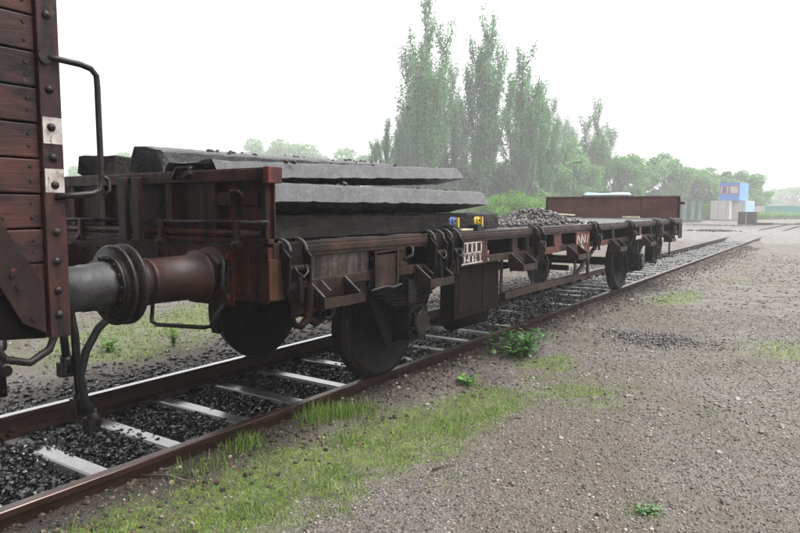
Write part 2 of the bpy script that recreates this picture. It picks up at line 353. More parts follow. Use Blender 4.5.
GX, GY = np.meshgrid(gx, gy); fx_, fy_ = GX.ravel(), GY.ravel()
GZ = ground_z(fx_, fy_)
nx, ny = len(gx), len(gy)
ii = np.arange((ny - 1) * (nx - 1)); r_, c_ = ii // (nx - 1), ii % (nx - 1)
GF = np.stack([r_ * nx + c_, r_ * nx + c_ + 1, (r_ + 1) * nx + c_ + 1, (r_ + 1) * nx + c_], 1)
def ground_material():
    m, nt, b = newmat('gravel_yard')
    def attr(n):
        a = nt.nodes.new('ShaderNodeAttribute'); a.attribute_name = n; return a.outputs['Fac']
    big = noise(nt, (.55, .55, .55), detail=4)
    mid = noise(nt, (9, 9, 9), detail=6, rough=.7)
    fine = noise(nt, (55, 55, 55), detail=5, rough=.75)
    vo = nd(nt, 'ShaderNodeTexVoronoi'); vo.inputs['Scale'].default_value = 1.0
    nt.links.new(coord(nt, (70, 70, 70)), vo.inputs['Vector'])
    base = ramp(nt, mid, [(.3, (.055, .046, .037)), (.5, (.150, .130, .108)), (.68, (.28, .25, .225))])
    base = mixc(nt, ramp(nt, fine, [(.35, (1, 1, 1)), (.6, (0, 0, 0))]), base, (.044, .036, .030))
    vcol = ramp(nt, vo.outputs['Color'], [(0, (.05, .04, .034)), (.4, (.13, .105, .09)), (.7, (.22, .19, .17)), (.9, (.34, .30, .28)), (1, (.55, .52, .49))])
    base = mixc(nt, .55, base, vcol)
    base = mixc(nt, ramp(nt, big, [(.40, (0, 0, 0)), (.60, (.75, .75, .75))]), base, (.060, .046, .026))
    soil = ramp(nt, mid, [(.3, (.014, .010, .008)), (.6, (.050, .034, .025)), (.75, (.11, .075, .055))])
    base = mixc(nt, attr('soil'), base, soil)
    gcol = ramp(nt, mid, [(.3, (.045, .055, .012)), (.5, (.13, .19, .022)), (.7, (.22, .29, .045))])
    gm = nd(nt, 'ShaderNodeMath', operation='MULTIPLY'); gm.use_clamp = True
    nt.links.new(attr('grass'), gm.inputs[0])
    nt.links.new(ramp(nt, noise(nt, (22, 22, 22), detail=5, rough=.7), [(.36, (.15, .15, .15)), (.58, (1, 1, 1))]), gm.inputs[1])
    base = mixc(nt, gm.outputs[0], base, gcol)
    road = ramp(nt, mid, [(.3, (.20, .185, .18)), (.7, (.29, .27, .265))])
    base = mixc(nt, attr('road'), base, road)
    nt.links.new(base, b.inputs['Base Color'])
    r = nd(nt, 'ShaderNodeMapRange'); r.inputs['From Min'].default_value = .35; r.inputs['From Max'].default_value = .65
    r.inputs['To Min'].default_value = .5; r.inputs['To Max'].default_value = .85
    nt.links.new(noise(nt, (2.5, 2.5, 2.5), detail=4), r.inputs['Value']); nt.links.new(r.outputs[0], b.inputs['Roughness'])
    b1 = nd(nt, 'ShaderNodeBump'); b1.inputs['Strength'].default_value = .7; b1.inputs['Distance'].default_value = .02
    nt.links.new(mid, b1.inputs['Height'])
    b2 = nd(nt, 'ShaderNodeBump'); b2.inputs['Strength'].default_value = .8; b2.inputs['Distance'].default_value = .012
    nt.links.new(vo.outputs['Distance'], b2.inputs['Height']); nt.links.new(b1.outputs[0], b2.inputs['Normal'])
    b3 = nd(nt, 'ShaderNodeBump'); b3.inputs['Strength'].default_value = .6; b3.inputs['Distance'].default_value = .01
    nt.links.new(fine, b3.inputs['Height']); nt.links.new(b2.outputs[0], b3.inputs['Normal'])
    nt.links.new(b3.outputs[0], b.inputs['Normal'])
    return m
MT['ground'] = ground_material()
ground = obj_np('ground', np.stack([fx_, fy_, GZ], 1), GF, 'ground', smooth=True)
ground['kind'] = 'structure'
def fattr(o, name, vals):
    a = o.data.attributes.new(name, 'FLOAT', 'POINT'); a.data.foreach_set('value', np.asarray(vals, np.float32))
fattr(ground, 'grass', grass_mask(fx_, fy_))
soil = (1 - sstep(.95, 1.55 , fx_ + .5 * (vnoise(fx_ * 2, fy_ * 2, 5) - .5))) * sstep(-1.6, -.9, fx_) * (1 - sstep(15, 26, fy_) * .55) * (1 - sstep(34, 37, fy_))
patch = np.exp(-((fx_ - 2.25) / .65) ** 2 - ((fy_ - 8.2) / .45) ** 2)
fattr(ground, 'soil', np.clip(np.maximum(soil, .75 * patch), 0, 1))
fattr(ground, 'road', sstep(33, 37, fy_) * (1 - sstep(52, 62, fy_)) * sstep(-60, -20, fx_) * (.5 + .5 * vnoise(fx_ * .2, fy_ * .2, 8)))

# ------------------------------------------------------------------ loose stones and grass (uncountable: one object each)
ICO = np.array([(0, -.526, .851), (0, .526, .851), (.851, 0, .526), (.851, 0, -.526), (-.851, 0, .526), (-.851, 0, -.526), (.526, .851, 0), (.526, -.851, 0), (-.526, .851, 0), (-.526, -.851, 0), (0, -.526, -.851), (0, .526, -.851)])
from itertools import combinations
_D = np.linalg.norm(ICO[:, None] - ICO[None], axis=2)
ICF = []
for a, b, c in combinations(range(12), 3):
    if max(_D[a, b], _D[b, c], _D[a, c]) < 1.1:
        n = np.cross(ICO[b] - ICO[a], ICO[c] - ICO[a]); ICF.append((a, b, c) if n @ ICO[a] > 0 else (a, c, b))
ICF = np.array(ICF)
def rotmats(n, rng):
    q = rng.normal(size=(n, 4)); q /= np.linalg.norm(q, axis=1)[:, None]; w, x, y, z = q.T
    return np.stack([np.stack([1 - 2 * (y * y + z * z), 2 * (x * y - z * w), 2 * (x * z + y * w)], 1),
                     np.stack([2 * (x * y + z * w), 1 - 2 * (x * x + z * z), 2 * (y * z - x * w)], 1),
                     np.stack([2 * (x * z - y * w), 2 * (y * z + x * w), 1 - 2 * (x * x + y * y)], 1)], 1)
def stones(P, S, rng, flat=.7):
    """many angular stones: P centres (n,3), S radii (n,)"""
    n = len(P)
    shp = ICO[None] * (1 + rng.uniform(-.28, .28, (n, 12, 1)))
    shp = shp * rng.uniform(.6, 1.15, (n, 1, 3))
    shp = np.einsum('nij,nkj->nki', rotmats(n, rng), shp); shp[:, :, 2] *= flat
    V = (P[:, None] + shp * S[:, None, None]).reshape(-1, 3)
    F = (ICF[None] + (np.arange(n) * 12)[:, None, None]).reshape(-1, 3)
    return V, F
def in_view(x, y, margin=.12):
    dx, dy = x - CAM[0], y - CAM[1]
    dep = -_sy * dx + _cy * dy; lat = _cy * dx + _sy * dy
    return (dep > .5) & (np.abs(lat / np.maximum(dep, .1)) < .62 + margin)
def scatter(n, x0, x1, y0, y1, r0, r1, mat, name, rng, keep=None, lift=.25, flat=.7, power=2.0):
    x = rng.uniform(x0, x1, n); y = rng.uniform(y0, y1, n); k = in_view(x, y, .5)
    if keep is not None: k &= keep(x, y)
    x, y = x[k], y[k]; s = r0 + (r1 - r0) * rng.uniform(0, 1, len(x)) ** power
    z = ground_z(x, y) + s * lift
    return stones(np.stack([x, y, z], 1), s, rng, flat)
def join(parts):
    V, F, o = [], [], 0
    for v, f in parts: V.append(v); F.append(f + o); o += len(v)
    return np.concatenate(V), np.concatenate(F)
rng = np.random.default_rng(11)
# ballast between the rails: layered so it nearly buries the sleepers
def bed_z(x, y, s): return -.199 + .055 * vnoise(x * 2.5, y * 1.7, 12) + rng.uniform(-.02, .02, len(x))
bp = []
for n, y0, y1, r0, r1 in ((16000, 1.0, 8, .010, .028), (8000, 8, 18, .018, .034), (4500, 18, 36, .025, .045)):
    x = rng.uniform(-.70, .70, n); y = rng.uniform(y0, y1, n)
    s = r0 + (r1 - r0) * rng.uniform(0, 1, n)
    z = bed_z(x, y, s)
    bp.append(stones(np.stack([x, y, z], 1), s, rng, .8))
x = rng.uniform(-2.1, -.80, 9000); y = rng.uniform(1.6, 26, 9000)
k = rng.uniform(0, 1, 9000) < (1 - sstep(1.2, 2.1, -x)) * .9 + .08; x, y = x[k], y[k]; s = rng.uniform(.012, .036, len(x))
bp.append(stones(np.stack([x, y, ground_z(x, y) + s * .3], 1), s, rng, .75))
x = .82 + np.abs(rng.normal(0, .28, 6500)); y = rng.uniform(.6, 30, 6500); s = rng.uniform(.006, .022, 6500) * (1 + .5 * sstep(10, 20, y))
grit = stones(np.stack([x, y, ground_z(x, y) + s * .2], 1), s, rng, .7)
x = rng.normal(2.2, .34, 520); y = rng.normal(8.2, .24, 520); s = rng.uniform(.008, .022, 520)
bp.append(stones(np.stack([x, y, ground_z(x, y) + s * .4], 1), s, rng, .6))
V, F = join(bp)
ballast = obj_np('ballast', V, F, 'ballast')
setp(ballast, kind='stuff', label='wet black ballast stones between and beside the rails', category='ballast')
MT['grit'] = islands('brown_grit', [(0, (.010, .008, .006)), (.5, (.032, .023, .017)), (.85, (.07, .048, .035)), (.95, (.13, .09, .07)), (1, (.26, .22, .19))], .6, .2)
setp(obj_np('trackside_grit', grit[0], grit[1], 'grit'), kind='stuff', label='dark brown grit and cinders along the near rail', category='grit')
# gravel on the yard
gk = lambda x, y: (rng.uniform(0, 1, len(x)) > .82 * grass_mask(x, y)) & (rng.uniform(0, 1, len(x)) < .25 + .75 * sstep(.95, 1.5, x))
pp = [scatter(60000, .95, 5, .8, 5.2, .003, .0105, 'pebble', '', rng, gk, .25, .7, 3),
      scatter(40000, .95, 8, 5.2, 11, .005, .016, 'pebble', '', rng, gk, .25, .65, 3),
      scatter(15000, .95, 14, 11, 26, .012, .034, 'pebble', '', rng, gk, .2, .55, 3),
      scatter(260, 1.2, 6, 1.5, 12, .016, .036, 'pebble', '', rng, gk, .25, .55, 2)]
x = -1.2 - 7.8 * rng.uniform(0, 1, 24000) ** 1.5; y = rng.uniform(1.8, 16, 24000); k = rng.uniform(0, 1, 24000) > .5 * grass_mask(x, y); x, y = x[k], y[k]
s = .005 + .019 * rng.uniform(0, 1, len(x)) ** 3
pp.append(stones(np.stack([x, y, ground_z(x, y) + s * .25], 1), s, rng, .65))
V, F = join(pp)
setp(obj_np('gravel', V, F, 'pebble'), kind='stuff', label='loose pale and brown gravel spread over the yard', category='gravel')
# grass
def blades(x, y, h, w, lean, rng):
    n = len(x); a = rng.uniform(0, 2 * np.pi, n); b = rng.uniform(0, 2 * np.pi, n)
    z = ground_z(x, y) - .004
    P = np.stack([x, y, z], 1); side = np.stack([np.cos(a), np.sin(a), 0 * a], 1) * w[:, None]
    tip = np.stack([np.cos(b) * lean * h, np.sin(b) * lean * h, h], 1)
    mid = P + tip * np.array([.4, .4, .6])
    V = np.stack([P - side, P + side, mid + side * .7, mid - side * .7, P + tip], 1).reshape(-1, 3)
    o = (np.arange(n) * 5)[:, None]
    F = np.concatenate([o + np.array([0, 1, 2]), o + np.array([0, 2, 3]), o + np.array([3, 2, 4])])
    return V, F
gb = []
for n, x0, x1, y0, y1, h0, h1, w in ((150000, .8, 3.2, .9, 7.5, .008, .030, .0022), (16000, .85, 2.4, 1.2, 6.5, .03, .075, .002), (26000, .9, 6, 7, 24, .012, .05, .006),
                                     (70000, -9, -1.4, 2.4, 16, .012, .06, .004), (5000, -.6, .6, 23, 31, .02, .08, .008)):
    x = rng.uniform(x0, x1, n); y = rng.uniform(y0, y1, n)
    g = grass_mask(x, y) * (.3 + .9 * vnoise(x * 9, y * 9, 21)) if x0 != -.6 else np.full(n, .5)
    k = (rng.uniform(0, 1, n) < g) & in_view(x, y, .4)
    if h1 == .075: k &= rng.uniform(0, 1, n) < sstep(.62, .8, vnoise(x * 2.5, y * 2.5, 33))
    x, y = x[k], y[k]
    gb.append(blades(x, y, rng.uniform(h0, h1, len(x)), rng.uniform(.6, 1.3, len(x)) * w, rng.uniform(.2, 1.1, len(x)), rng))
for cx, cy, n, hh in ((1.02, 3.42, 260, .16), (1.1, 3.6, 240, .15), (1.2, 3.75, 160, .12), (1.0, 2.75, 160, .13), (1.05, 2.35, 120, .12), (1.45, 5.05, 70, .07), (3.25, 3.45, 120, .04), (1.35, 3.3, 130, .10), (3.3, 5.4, 60, .04), (1.5, 2.2, 120, .06), (2.2, 3.2, 90, .04)):
    x = rng.normal(cx, .06, n); y = rng.normal(cy, .09, n)
    gb.append(blades(x, y, rng.uniform(.3, 1, n) * hh, np.full(n, .0022), rng.uniform(.1, .6, n), rng))
V, F = join(gb)
setp(obj_np('grass', V, F, 'grass'), kind='stuff', label='thin moss and grass growing beside the near rail and over the gravel', category='grass')

# ------------------------------------------------------------------ track
track = thing('railway_track', 'straight railway track with rusty rails under the flat wagon', 'railway track', (0, 0, 0))
RP = [(-.0625, -.15), (.0625, -.15), (.0625, -.139), (.010, -.122), (.008, -.048), (.034, -.036), (.035, -.010), (.035, -.004), (-.035, -.004), (-.035, -.010), (-.034, -.036), (-.008, -.048), (-.010, -.122), (-.0625, -.139)]
for sx in (1, -1):
    rl = obj('rail', MB().prism([(sx * .7525 + a, b) for a, b in RP], 'y', -16, 46), 'rail', track)
    obj('rail_head', MB().prism([(sx * .7525 - .0342, -.0038), (sx * .7525 + .0342, -.0038), (sx * .7525 + .030, .0005), (sx * .7525 - .030, .0005)], 'y', -16, 46), 'rail_top' if sx < 0 else 'rail_top_rusty', rl)
sm = MB().prism([(-.10, -.30), (.10, -.30), (.066, -.146), (.052, -.139), (-.052, -.139), (-.066, -.146)], 'x', -1.22, 1.22)
# (outline is in y,z because axis x extrudes y,z)
s0 = obj('sleeper', sm, 'sleeper', track, .004)
plate = MB()
for sx in (1, -1):
    plate = MB().box(sx * .7525 - .15, sx * .7525 + .15, -.075, .075, -.1375, -.128)
    for d in (-1, 1):
        plate.box(sx * .7525 + d * .105 - .035, sx * .7525 + d * .105 + .035, -.035, .035, -.1275, -.104)
        plate.cyl((sx * .7525 + d * .105, 0, -.104), (sx * .7525 + d * .105, 0, -.072), .02, n=6)
    obj('rail_fastening', plate, 'rail', s0)
ys = [2.12, 2.66, 3.28, 3.88, 4.46] + [4.46 + .6 * k for k in range(1, 55)]
ys = [2.12 - .6 * k for k in (4, 3, 2, 1)] + ys
for i, y in enumerate(ys):
    o = s0 if i == 0 else dup(s0, None, track)
    o.location = (RND.uniform(-.03, .03), y, RND.uniform(-.004, .0))
    if i: o.rotation_euler.z = RND.uniform(-.012, .012)
# siding that runs out over the crossing
siding = thing('railway_track', 'pair of far rails beyond the crossing at the right edge of the yard', 'railway track', (0, 0, 0))
for sx in (1, -1):
    pts = []
    for k in range(15):
        y = 52 + k * 4.2; xc = .2 + .0011 * (y - 52) ** 2
        pts.append((xc + sx * .7525, y, -.09))
    mb = MB()
    for p, q in zip(pts[:-1], pts[1:]): mb.bar(p, q, .09, .12)
    obj('rail', mb, 'rail', siding)

# ------------------------------------------------------------------ FLAT WAGON
W = thing('flat_wagon', 'long rusty brown flat wagon carrying stacked dark slabs and a rubble heap', 'rail wagon', (0, 8.5, 0))
Y0, Y1 = 2.62, 14.40
# wheels
def wheel(sx, y, parent):
    x = sx * .7525
    prof = [(-.068, .30), (-.068, .505), (-.060, .527), (-.048, .530), (-.036, .518), (-.024, .502), (.030, .498), (.062, .494), (.067, .485), (.067, .43), (.02, .41), (.02, .20), (.06, .18), (.09, .17), (.09, .10), (.16, .10), (.16, .0)]
    prof = [(sx * a, r) for a, r in prof]
    w = obj('wheel', MB().lathe(prof, (x, y, .5), 'x', 48), 'rust_dark', parent)
    obj('tyre_tread', MB().lathe([(sx * -.020, .5035), (sx * .030, .4995), (sx * .060, .4955)], (x, y, .5), 'x', 48), 'tread', w)
    back = [(sx * -.068, .30), (sx * -.068, .43), (sx * -.02, .41), (sx * -.02, .2), (sx * -.09, .17), (sx * -.09, .09)]
    obj('wheel_disc', MB().lathe(back, (x + sx * .001, y, .5), 'x', 40), 'rust_dark', w)
    return w
for yw in (4.52, 11.92):
    for sx in (1, -1): wheel(sx, yw, W)
    obj('axle', MB().cyl((-.95, yw, .5), (.95, yw, .5), .075, n=20), 'under_shade', W)
    for sx in (1, -1):
        X = lambda a: sx * a
        ag = MB().prism([(yw - .62, .96), (yw - .24, .34), (yw - .16, .34), (yw - .16, .74), (yw + .16, .74), (yw + .16, .34), (yw + .24, .34), (yw + .62, .96)], 'x', X(.985), X(1.005))
        ag.box(min(X(.975), X(1.015)), max(X(.975), X(1.015)), yw - .26, yw + .26, .325, .345)
        obj('axle_guard', ag, 'rust_dark', W)
        ab = obj('axle_box', MB().prism([(yw - .15, .42), (yw - .11, .36), (yw + .11, .36), (yw + .15, .42), (yw + .15, .60), (yw + .10, .66), (yw - .10, .66), (yw - .15, .60)], 'x', X(.93), X(1.17)), 'rust_dark', W, .01)
        cv = MB().cyl((X(1.17), yw, .51), (X(1.215), yw, .51), .115, .10, 20)
        for k in range(6):
            t = math.pi / 3 * k + .3
            cv.cyl((X(1.17), yw + .125 * math.cos(t), .51 + .115 * math.sin(t)), (X(1.195), yw + .125 * math.cos(t), .51 + .115 * math.sin(t)), .014, n=6)
        obj('axle_box_cover', cv, 'iron', ab)
        sp = MB()
        for k in range(8):
            L = .60 - k * .062; pts = []
            for j in range(9):
                t = -1 + j / 4; pts.append((yw + t * L, .83 - .026 * k - .0 - (.10 * (1 - (t * L / .6) ** 2)) + .06))
            for a, b in zip(pts[:-1], pts[1:]):
                sp.bar((X(1.05), a[0], a[1]), (X(1.05), b[0], b[1]), .085, .016)
        spring = obj('leaf_spring', sp, 'rust_dark', W)
        obj('spring_buckle', MB().box(min(X(.99), X(1.11)), max(X(.99), X(1.11)), yw - .06, yw + .06, .64, .87), 'iron', spring, .006)
        for d in (-1, 1):
            sh = MB().bar((X(1.05), yw + d * .61, .86), (X(1.05), yw + d * .66, 1.0), .05, .02, (1, 0, 0)).cyl((X(.99), yw + d * .61, .865), (X(1.11), yw + d * .61, .865), .025, n=10)
            sh.box(min(X(.99), X(1.11)), max(X(.99), X(1.11)), yw + d * .66 - .08, yw + d * .66 + .08, .94, 1.0)
            obj('spring_shackle', sh, 'rust_dark', W)
            bs = [(yw + d * (.535 + .0 * k), .35) for k in (0,)]
            blk = MB(); arc = []
            for k in range(7):
                t = math.radians(-22 + k * 7.5); arc.append((yw + d * .512 * math.cos(t), .5 + .512 * math.sin(t)))
            out = [(yw + d * .575 * math.cos(math.radians(-22 + k * 7.5)), .5 + .575 * math.sin(math.radians(-22 + k * 7.5))) for k in reversed(range(7))]
            blk.prism(arc + out, 'x', X(.70), X(.80))
            blk.bar((X(.75), yw + d * .58, .52), (X(.75), yw + d * .50, 1.05), .03, .05, (0, 1, 0))
            obj('brake_block', blk, 'rust_dark', W)
# underframe
for sx in (1, -1):
    X = lambda a: sx * a
    solebar = MB().box(min(X(.90), X(.93)), max(X(.90), X(.93)), Y0 + .12, Y1 - .12, .93, 1.19)
    solebar.box(min(X(.931), X(1.0)), max(X(.931), X(1.0)), Y0 + .12, Y1 - .12, .93, .945).box(min(X(.931), X(1.0)), max(X(.931), X(1.0)), Y0 + .12, Y1 - .12, 1.175, 1.19)
    obj('solebar', solebar, 'under_shade', W)  # set inboard and coloured black so the side openings look shaded
for y in (3.6, 5.5, 7.4, 9.2, 11.0, 12.9):
    obj('cross_bearer', MB().box(-1.28, 1.28, y - .05, y + .05, 1.0, 1.19), 'under_shade', W)
obj('centre_beam', MB().box(-.09, .09, Y0 + .12, Y1 - .12, .95, 1.19), 'under_shade', W)
obj('brake_shaft', MB().cyl((-.9, 8.9, .62), (.9, 8.9, .62), .04, n=12).bar((.0, 8.9, .62), (.0, 8.9, .92), .05, .03).cyl((0, 5.0, .58), (0, 11.4, .60), .022, n=8), 'under_shade', W)
obj('brake_cylinder', MB().cyl((-.45, 7.6, .66), (-.45, 8.3, .66), .2, n=24).cyl((-.45, 8.3, .66), (-.45, 8.75, .66), .03, n=8), 'under_shade', W)
# outer edge of the floor
for sx in (1, -1):
    X = lambda a: sx * a
    e = MB().box(min(X(1.27), X(1.365)), max(X(1.27), X(1.365)), Y0 + .04, Y1 - .02, 1.165, 1.256)
    e.box(min(X(1.366), X(1.376)), max(X(1.366), X(1.376)), Y0 + .3, Y1 - .02, 1.19, 1.235)
    er = obj('edge_rail', e, 'rust_side', W, .005)
    obj('lower_rail', MB().box(min(X(1.285), X(1.345)), max(X(1.285), X(1.345)), Y0 + .24, Y1 - .1, .955, 1.022), 'rust_side', W, .005)
# floor planks
pl = MB().box(-1.265, 1.265, -.099, .099, -.05, 0)
p0 = obj('deck_plank', pl, 'deck', W, .004); p0.data.transform(Matrix.Translation((0, 8.5, 0)))
n_pl = int((Y1 - Y0 - .12) / .2)
for i in range(n_pl):
    o = p0 if i == 0 else dup(p0, None, W)
    o.location = (0, Y0 + .17 + .2 * i - 8.5, 1.250 + RND.uniform(-.004, .006))
    o.rotation_euler = (RND.uniform(-.012, .012), 0, 0)
# side posts, seen between the upper and the lower rail
for y, m, w in ((4.04, 'rust_side', .09), (4.42, 'mossy', .06), (5.42, 'red_paint', .10), (6.09, 'rust_side', .13), (6.42, 'mossy', .07), (7.31, 'red_paint', .24), (8.92, 'red_paint', .13), (9.57, 'rust_side', .08), (11.14, 'red_paint', .13), (11.9, 'rust_side', .10), (12.8, 'red_paint', .14), (13.7, 'rust_side', .12)):
    mb = MB().box(1.295, 1.33, y - w / 2, y + w / 2, 1.0225, 1.1645).box(1.331, 1.343, y - w / 2 - .01, y + w / 2 + .01, 1.0225, 1.05)
    obj('side_post', mb, m, W, .003, 'faded red side post' if m == 'red_paint' else None)
for y in (3.6, 5.5, 7.4, 9.2, 11.0, 12.9):
    obj('side_post', MB().box(-1.33, -1.295, y - .06, y + .06, 1.0225, 1.1645), 'rust_side', W)
obj('lower_rail_patch', MB().box(1.346, 1.352, 6.75, 7.30, .952, 1.025), 'red_paint', W, .002, 'red painted length of the lower rail')
obj('lower_rail_patch', MB().box(1.346, 1.352, 8.85, 9.25, .952, 1.025), 'red_paint', W, .002, 'red painted length of the lower rail')
obj('lower_rail_patch', MB().box(1.346, 1.352, 10.5, 11.2, .962, 1.02), 'white', W, .002, 'white dash painted on the lower rail')
# panels
obj('side_panel', MB().box(1.30, 1.338, 2.98, 3.60, .955, 1.165), 'bare_panel', W, .004, 'rubbed grey plate with a rust blotch')
sp = obj('side_panel', MB().box(1.29, 1.30, 2.87, 3.62, .80, .955), 'rust_side', W, .004)
lb = obj('label_holder', MB().box(1.352, 1.366, 3.63, 3.92, .90, 1.13), 'rust_side', W, .003)
fr = MB().box(1.3662, 1.376, 3.625, 3.65, .90, 1.16).box(1.3662, 1.376, 3.90, 3.925, .90, 1.16).bar((1.37, 3.62, 1.15), (1.37, 4.0, 1.165), .02, .012)
obj('holder_frame', fr, 'rust_side', lb)
obj('holder_latch', MB().tube([(1.37, 4.06, 1.17), (1.40, 4.07, 1.165), (1.405, 4.06, 1.11), (1.385, 3.97, 1.08)], .012, 6), 'iron', lb)
obj('holder_rod', MB().tube([(1.375, 3.58, .885), (1.38, 3.75, .90), (1.375, 3.85, .885), (1.38, 3.95, .90)], .010, 6), 'shaft', lb)
# number panel: white framed lettering, worn beyond reading
nb = obj('number_panel', MB().box(1.348, 1.364, 4.72, 5.36, .955, 1.165), 'rust_red', W, .003)
mk = MB(); xa, xb = 1.3645, 1.3675
def stroke(mb, y0, z0, y1, z1, w): mb.bar(((xa + xb) / 2, y0, z0), ((xa + xb) / 2, y1, z1), xb - xa, w, (0, -(z1 - z0), y1 - y0))
stroke(mk, 4.87, 1.155, 5.28, 1.158, .010); stroke(mk, 4.80, 1.063, 5.28, 1.068, .012); stroke(mk, 4.79, .972, 5.29, .978, .012)
stroke(mk, 4.81, 1.06, 4.87, 1.155, .022)
for y in (4.93, 5.00, 5.09, 5.17, 5.27): stroke(mk, y, 1.065, y, 1.150, .030 if y < 5.2 else .022)
for y in (4.815, 4.875, 4.955, 5.035, 5.105, 5.165, 5.25):
    stroke(mk, y, .985, y, 1.055, .026); stroke(mk, y - .024, 1.045, y + .024, 1.047, .016)
for y in (4.845, 4.99, 5.135): stroke(mk, y, 1.0, y + .04, 1.015, .014)
obj('white_lettering', mk, 'white', nb, 0, 'worn white framed strokes of an unreadable wagon number')
obj('white_dab', MB().box(xa, xb, 5.40, 5.425, .975, 1.0).box(xa, xb, 5.40, 5.42, 1.05, 1.075), 'white', nb)
rb = obj('red_panel', MB().box(1.346, 1.362, 7.86, 8.40, .90, 1.165), 'red_paint', W, .003, 'red panel with smeared white marks')
mk = MB(); xa, xb = 1.3622, 1.365
for y0, z0, y1, z1 in ((7.90, 1.02, 7.90, 1.12), (7.93, 1.12, 8.03, 1.02), (8.06, 1.02, 8.06, 1.13), (8.06, 1.13, 8.17, 1.03), (8.20, 1.03, 8.20, 1.13), (8.28, 1.02, 8.32, 1.13), (7.98, .91, 8.10, 1.0), (8.03, .90, 8.15, .97)): stroke(mk, y0, z0, y1, z1, .030)
obj('white_mark', mk, 'white', rb)
# stake brackets with straps curling over the edge
def bracket_mesh(big=1.0):
    b = MB()
    b.prism([(-.10, .30), (.12, .30), (.11, .12), (.06, -.05), (-.05, -.05), (-.09, .12)], 'x', 0, .018)
    b.prism([(.018, .27), (.07, .22), (.06, .04), (.018, -.02)], 'y', -.095, -.075).prism([(.018, .27), (.07, .22), (.06, .04), (.018, -.02)], 'y', .085, .105)
    b.cyl((.045, -.075, .15), (.045, .085, .15), .022, n=10)
    b.box(.018, .05, -.07, .08, .03, .07)
    return b
def straps():
    t = MB()
    for d in (-.07,):
        pts = [(-.075, d, .300)] + [(-.045 + .075 * math.sin(a), d + .02 * math.sin(a), .262 + .062 * math.cos(a)) for a in (0, .4, .8, 1.2, 1.6)] + [(.040, d + .02, .245)]
        t.tube(pts, .0125, 6)
    return t
def latch():
    l = MB().tube([(.06, -.05, .17), (.085, -.045, .13), (.09, 0, .10), (.085, .045, .13), (.06, .05, .17)], .008, 6)
    l.bar((.05, .01, .12), (.06, .02, -.05), .028, .02)
    return l
b0 = obj('stake_bracket', bracket_mesh(), 'rust_dark', W, .003, loc=(1.372, 2.80, .955))
obj('strap', straps(), 'shaft', None, loc=None).parent = b0
dup(b0.children[0], None, b0); obj('latch', latch(), 'iron', None).parent = b0
for k, o in enumerate(c for c in b0.children if c.name.startswith('strap')): o.location = (0, .14 * k, 0)
b0.data.transform(Matrix.Translation((1.372, 2.80, .955))); b0.location = (1.372, 2.80 - 8.5, .955)
for y in (4.43, 4.70, 6.56, 8.55, 10.35, 12.15, 13.3):
    o = dup(b0, (1.374, y - 8.5, .952 + RND.uniform(-.01, .01)), W)
for y in (2.80, 4.43, 4.70, 6.56, 8.55, 10.35, 12.15, 13.3):
    o = dup(b0, (-1.374, y - 8.5, .952), W); o.rotation_euler.z = math.pi
# open trays (stake pockets) hung from the lower rail
def tray_mesh():
    t = MB()
    t.prism([(.0, .02), (.125, -.075), (.125, -.13), (.0, -.13)], 'y', -.18, -.168).prism([(.0, .02), (.125, -.075), (.125, -.13), (.0, -.13)], 'y', .168, .18)
    t.box(.1252, .136, -.185, .185, -.138, -.075).box(.0, .125, -.168, .168, -.14, -.1305)
    t.box(-.012, -.001, -.19, .19, -.145, .03)
    return t
def tray_rim():
    t = MB()
    t.bar((.0, -.174, .028), (.127, -.174, -.068), .016, .010)
    return t
t0 = obj('stake_pocket', tray_mesh(), 'rust_side', W, .002)
r0 = obj('pocket_rim', tray_rim(), 'shaft', None); r0.parent = t0
r1 = dup(r0, (0, .348, 0), t0); r2 = dup(r0, (0, .10, .0), t0); r2.scale = (.6, .9, .6)
for me in (t0.data, r0.data): pass
t0.data.transform(Matrix.Translation((0, 8.5, 0)))
t0.location = (1.36, 3.13 - 8.5, .985)
for y in (4.36, 6.12, 7.75, 9.55, 11.35, 13.0): dup(t0, (1.36, y - 8.5, .985 + RND.uniform(-.01, .01)), W)
# hanging brown box and low step frame
eb = obj('brake_gear_box', MB().box(1.12, 1.27, 4.95, 5.85, .47, .954), 'rust_deep', W, .008)
obj('box_lid', MB().box(1.271, 1.279, 5.02, 5.45, .52, .94).box(1.271, 1.279, 5.48, 5.80, .52, .94), 'rust_deep', eb, .003)
obj('air_tank', MB().cyl((1.0, 5.35, .40), (1.0, 5.95, .40), .12, n=20), 'under_shade', W, .01)
sf = MB().box(1.27, 1.33, 5.88, 8.16, .55, .625)
obj('step_board', sf, 'rust_side', W, .004)
for y, w in ((5.92, .05), (6.72, .03), (8.12, .05)): obj('step_hanger', MB().box(1.262, 1.269, y - w / 2, y + w / 2, .56, .956).box(1.255, 1.262, y - .02, y + .02, .56, .956), 'rust_side', W)
obj('step_brace', MB().bar((1.26, 8.12, .58), (1.26, 9.0, .95), .03, .05), 'rust_side', W)
obj('step_brace', MB().tube([(1.30, 6.98, .96), (1.34, 7.0, .85), (1.33, 6.95, .70), (1.3, 6.97, .63)], .013, 6), 'rust_side', W)
obj('hose_loop', MB().tube([(1.36, 8.15, .93), (1.40, 8.18, .80), (1.40, 8.2, .66), (1.38, 8.3, .60), (1.36, 8.36, .75), (1.36, 8.34, .9)], .016, 6), 'rubber', W)
obj('hand_wheel', MB().lathe([(-.015, .17), (-.015, .20), (.015, .20), (.015, .17), (-.015, .17)], (1.30, 12.62, .74), 'x', 24).bar((1.30, 12.45, .74), (1.30, 12.79, .74), .02, .03).bar((1.30, 12.62, .57), (1.30, 12.62, .91), .02, .03, (0, 1, 0)), 'rust_dark', W)
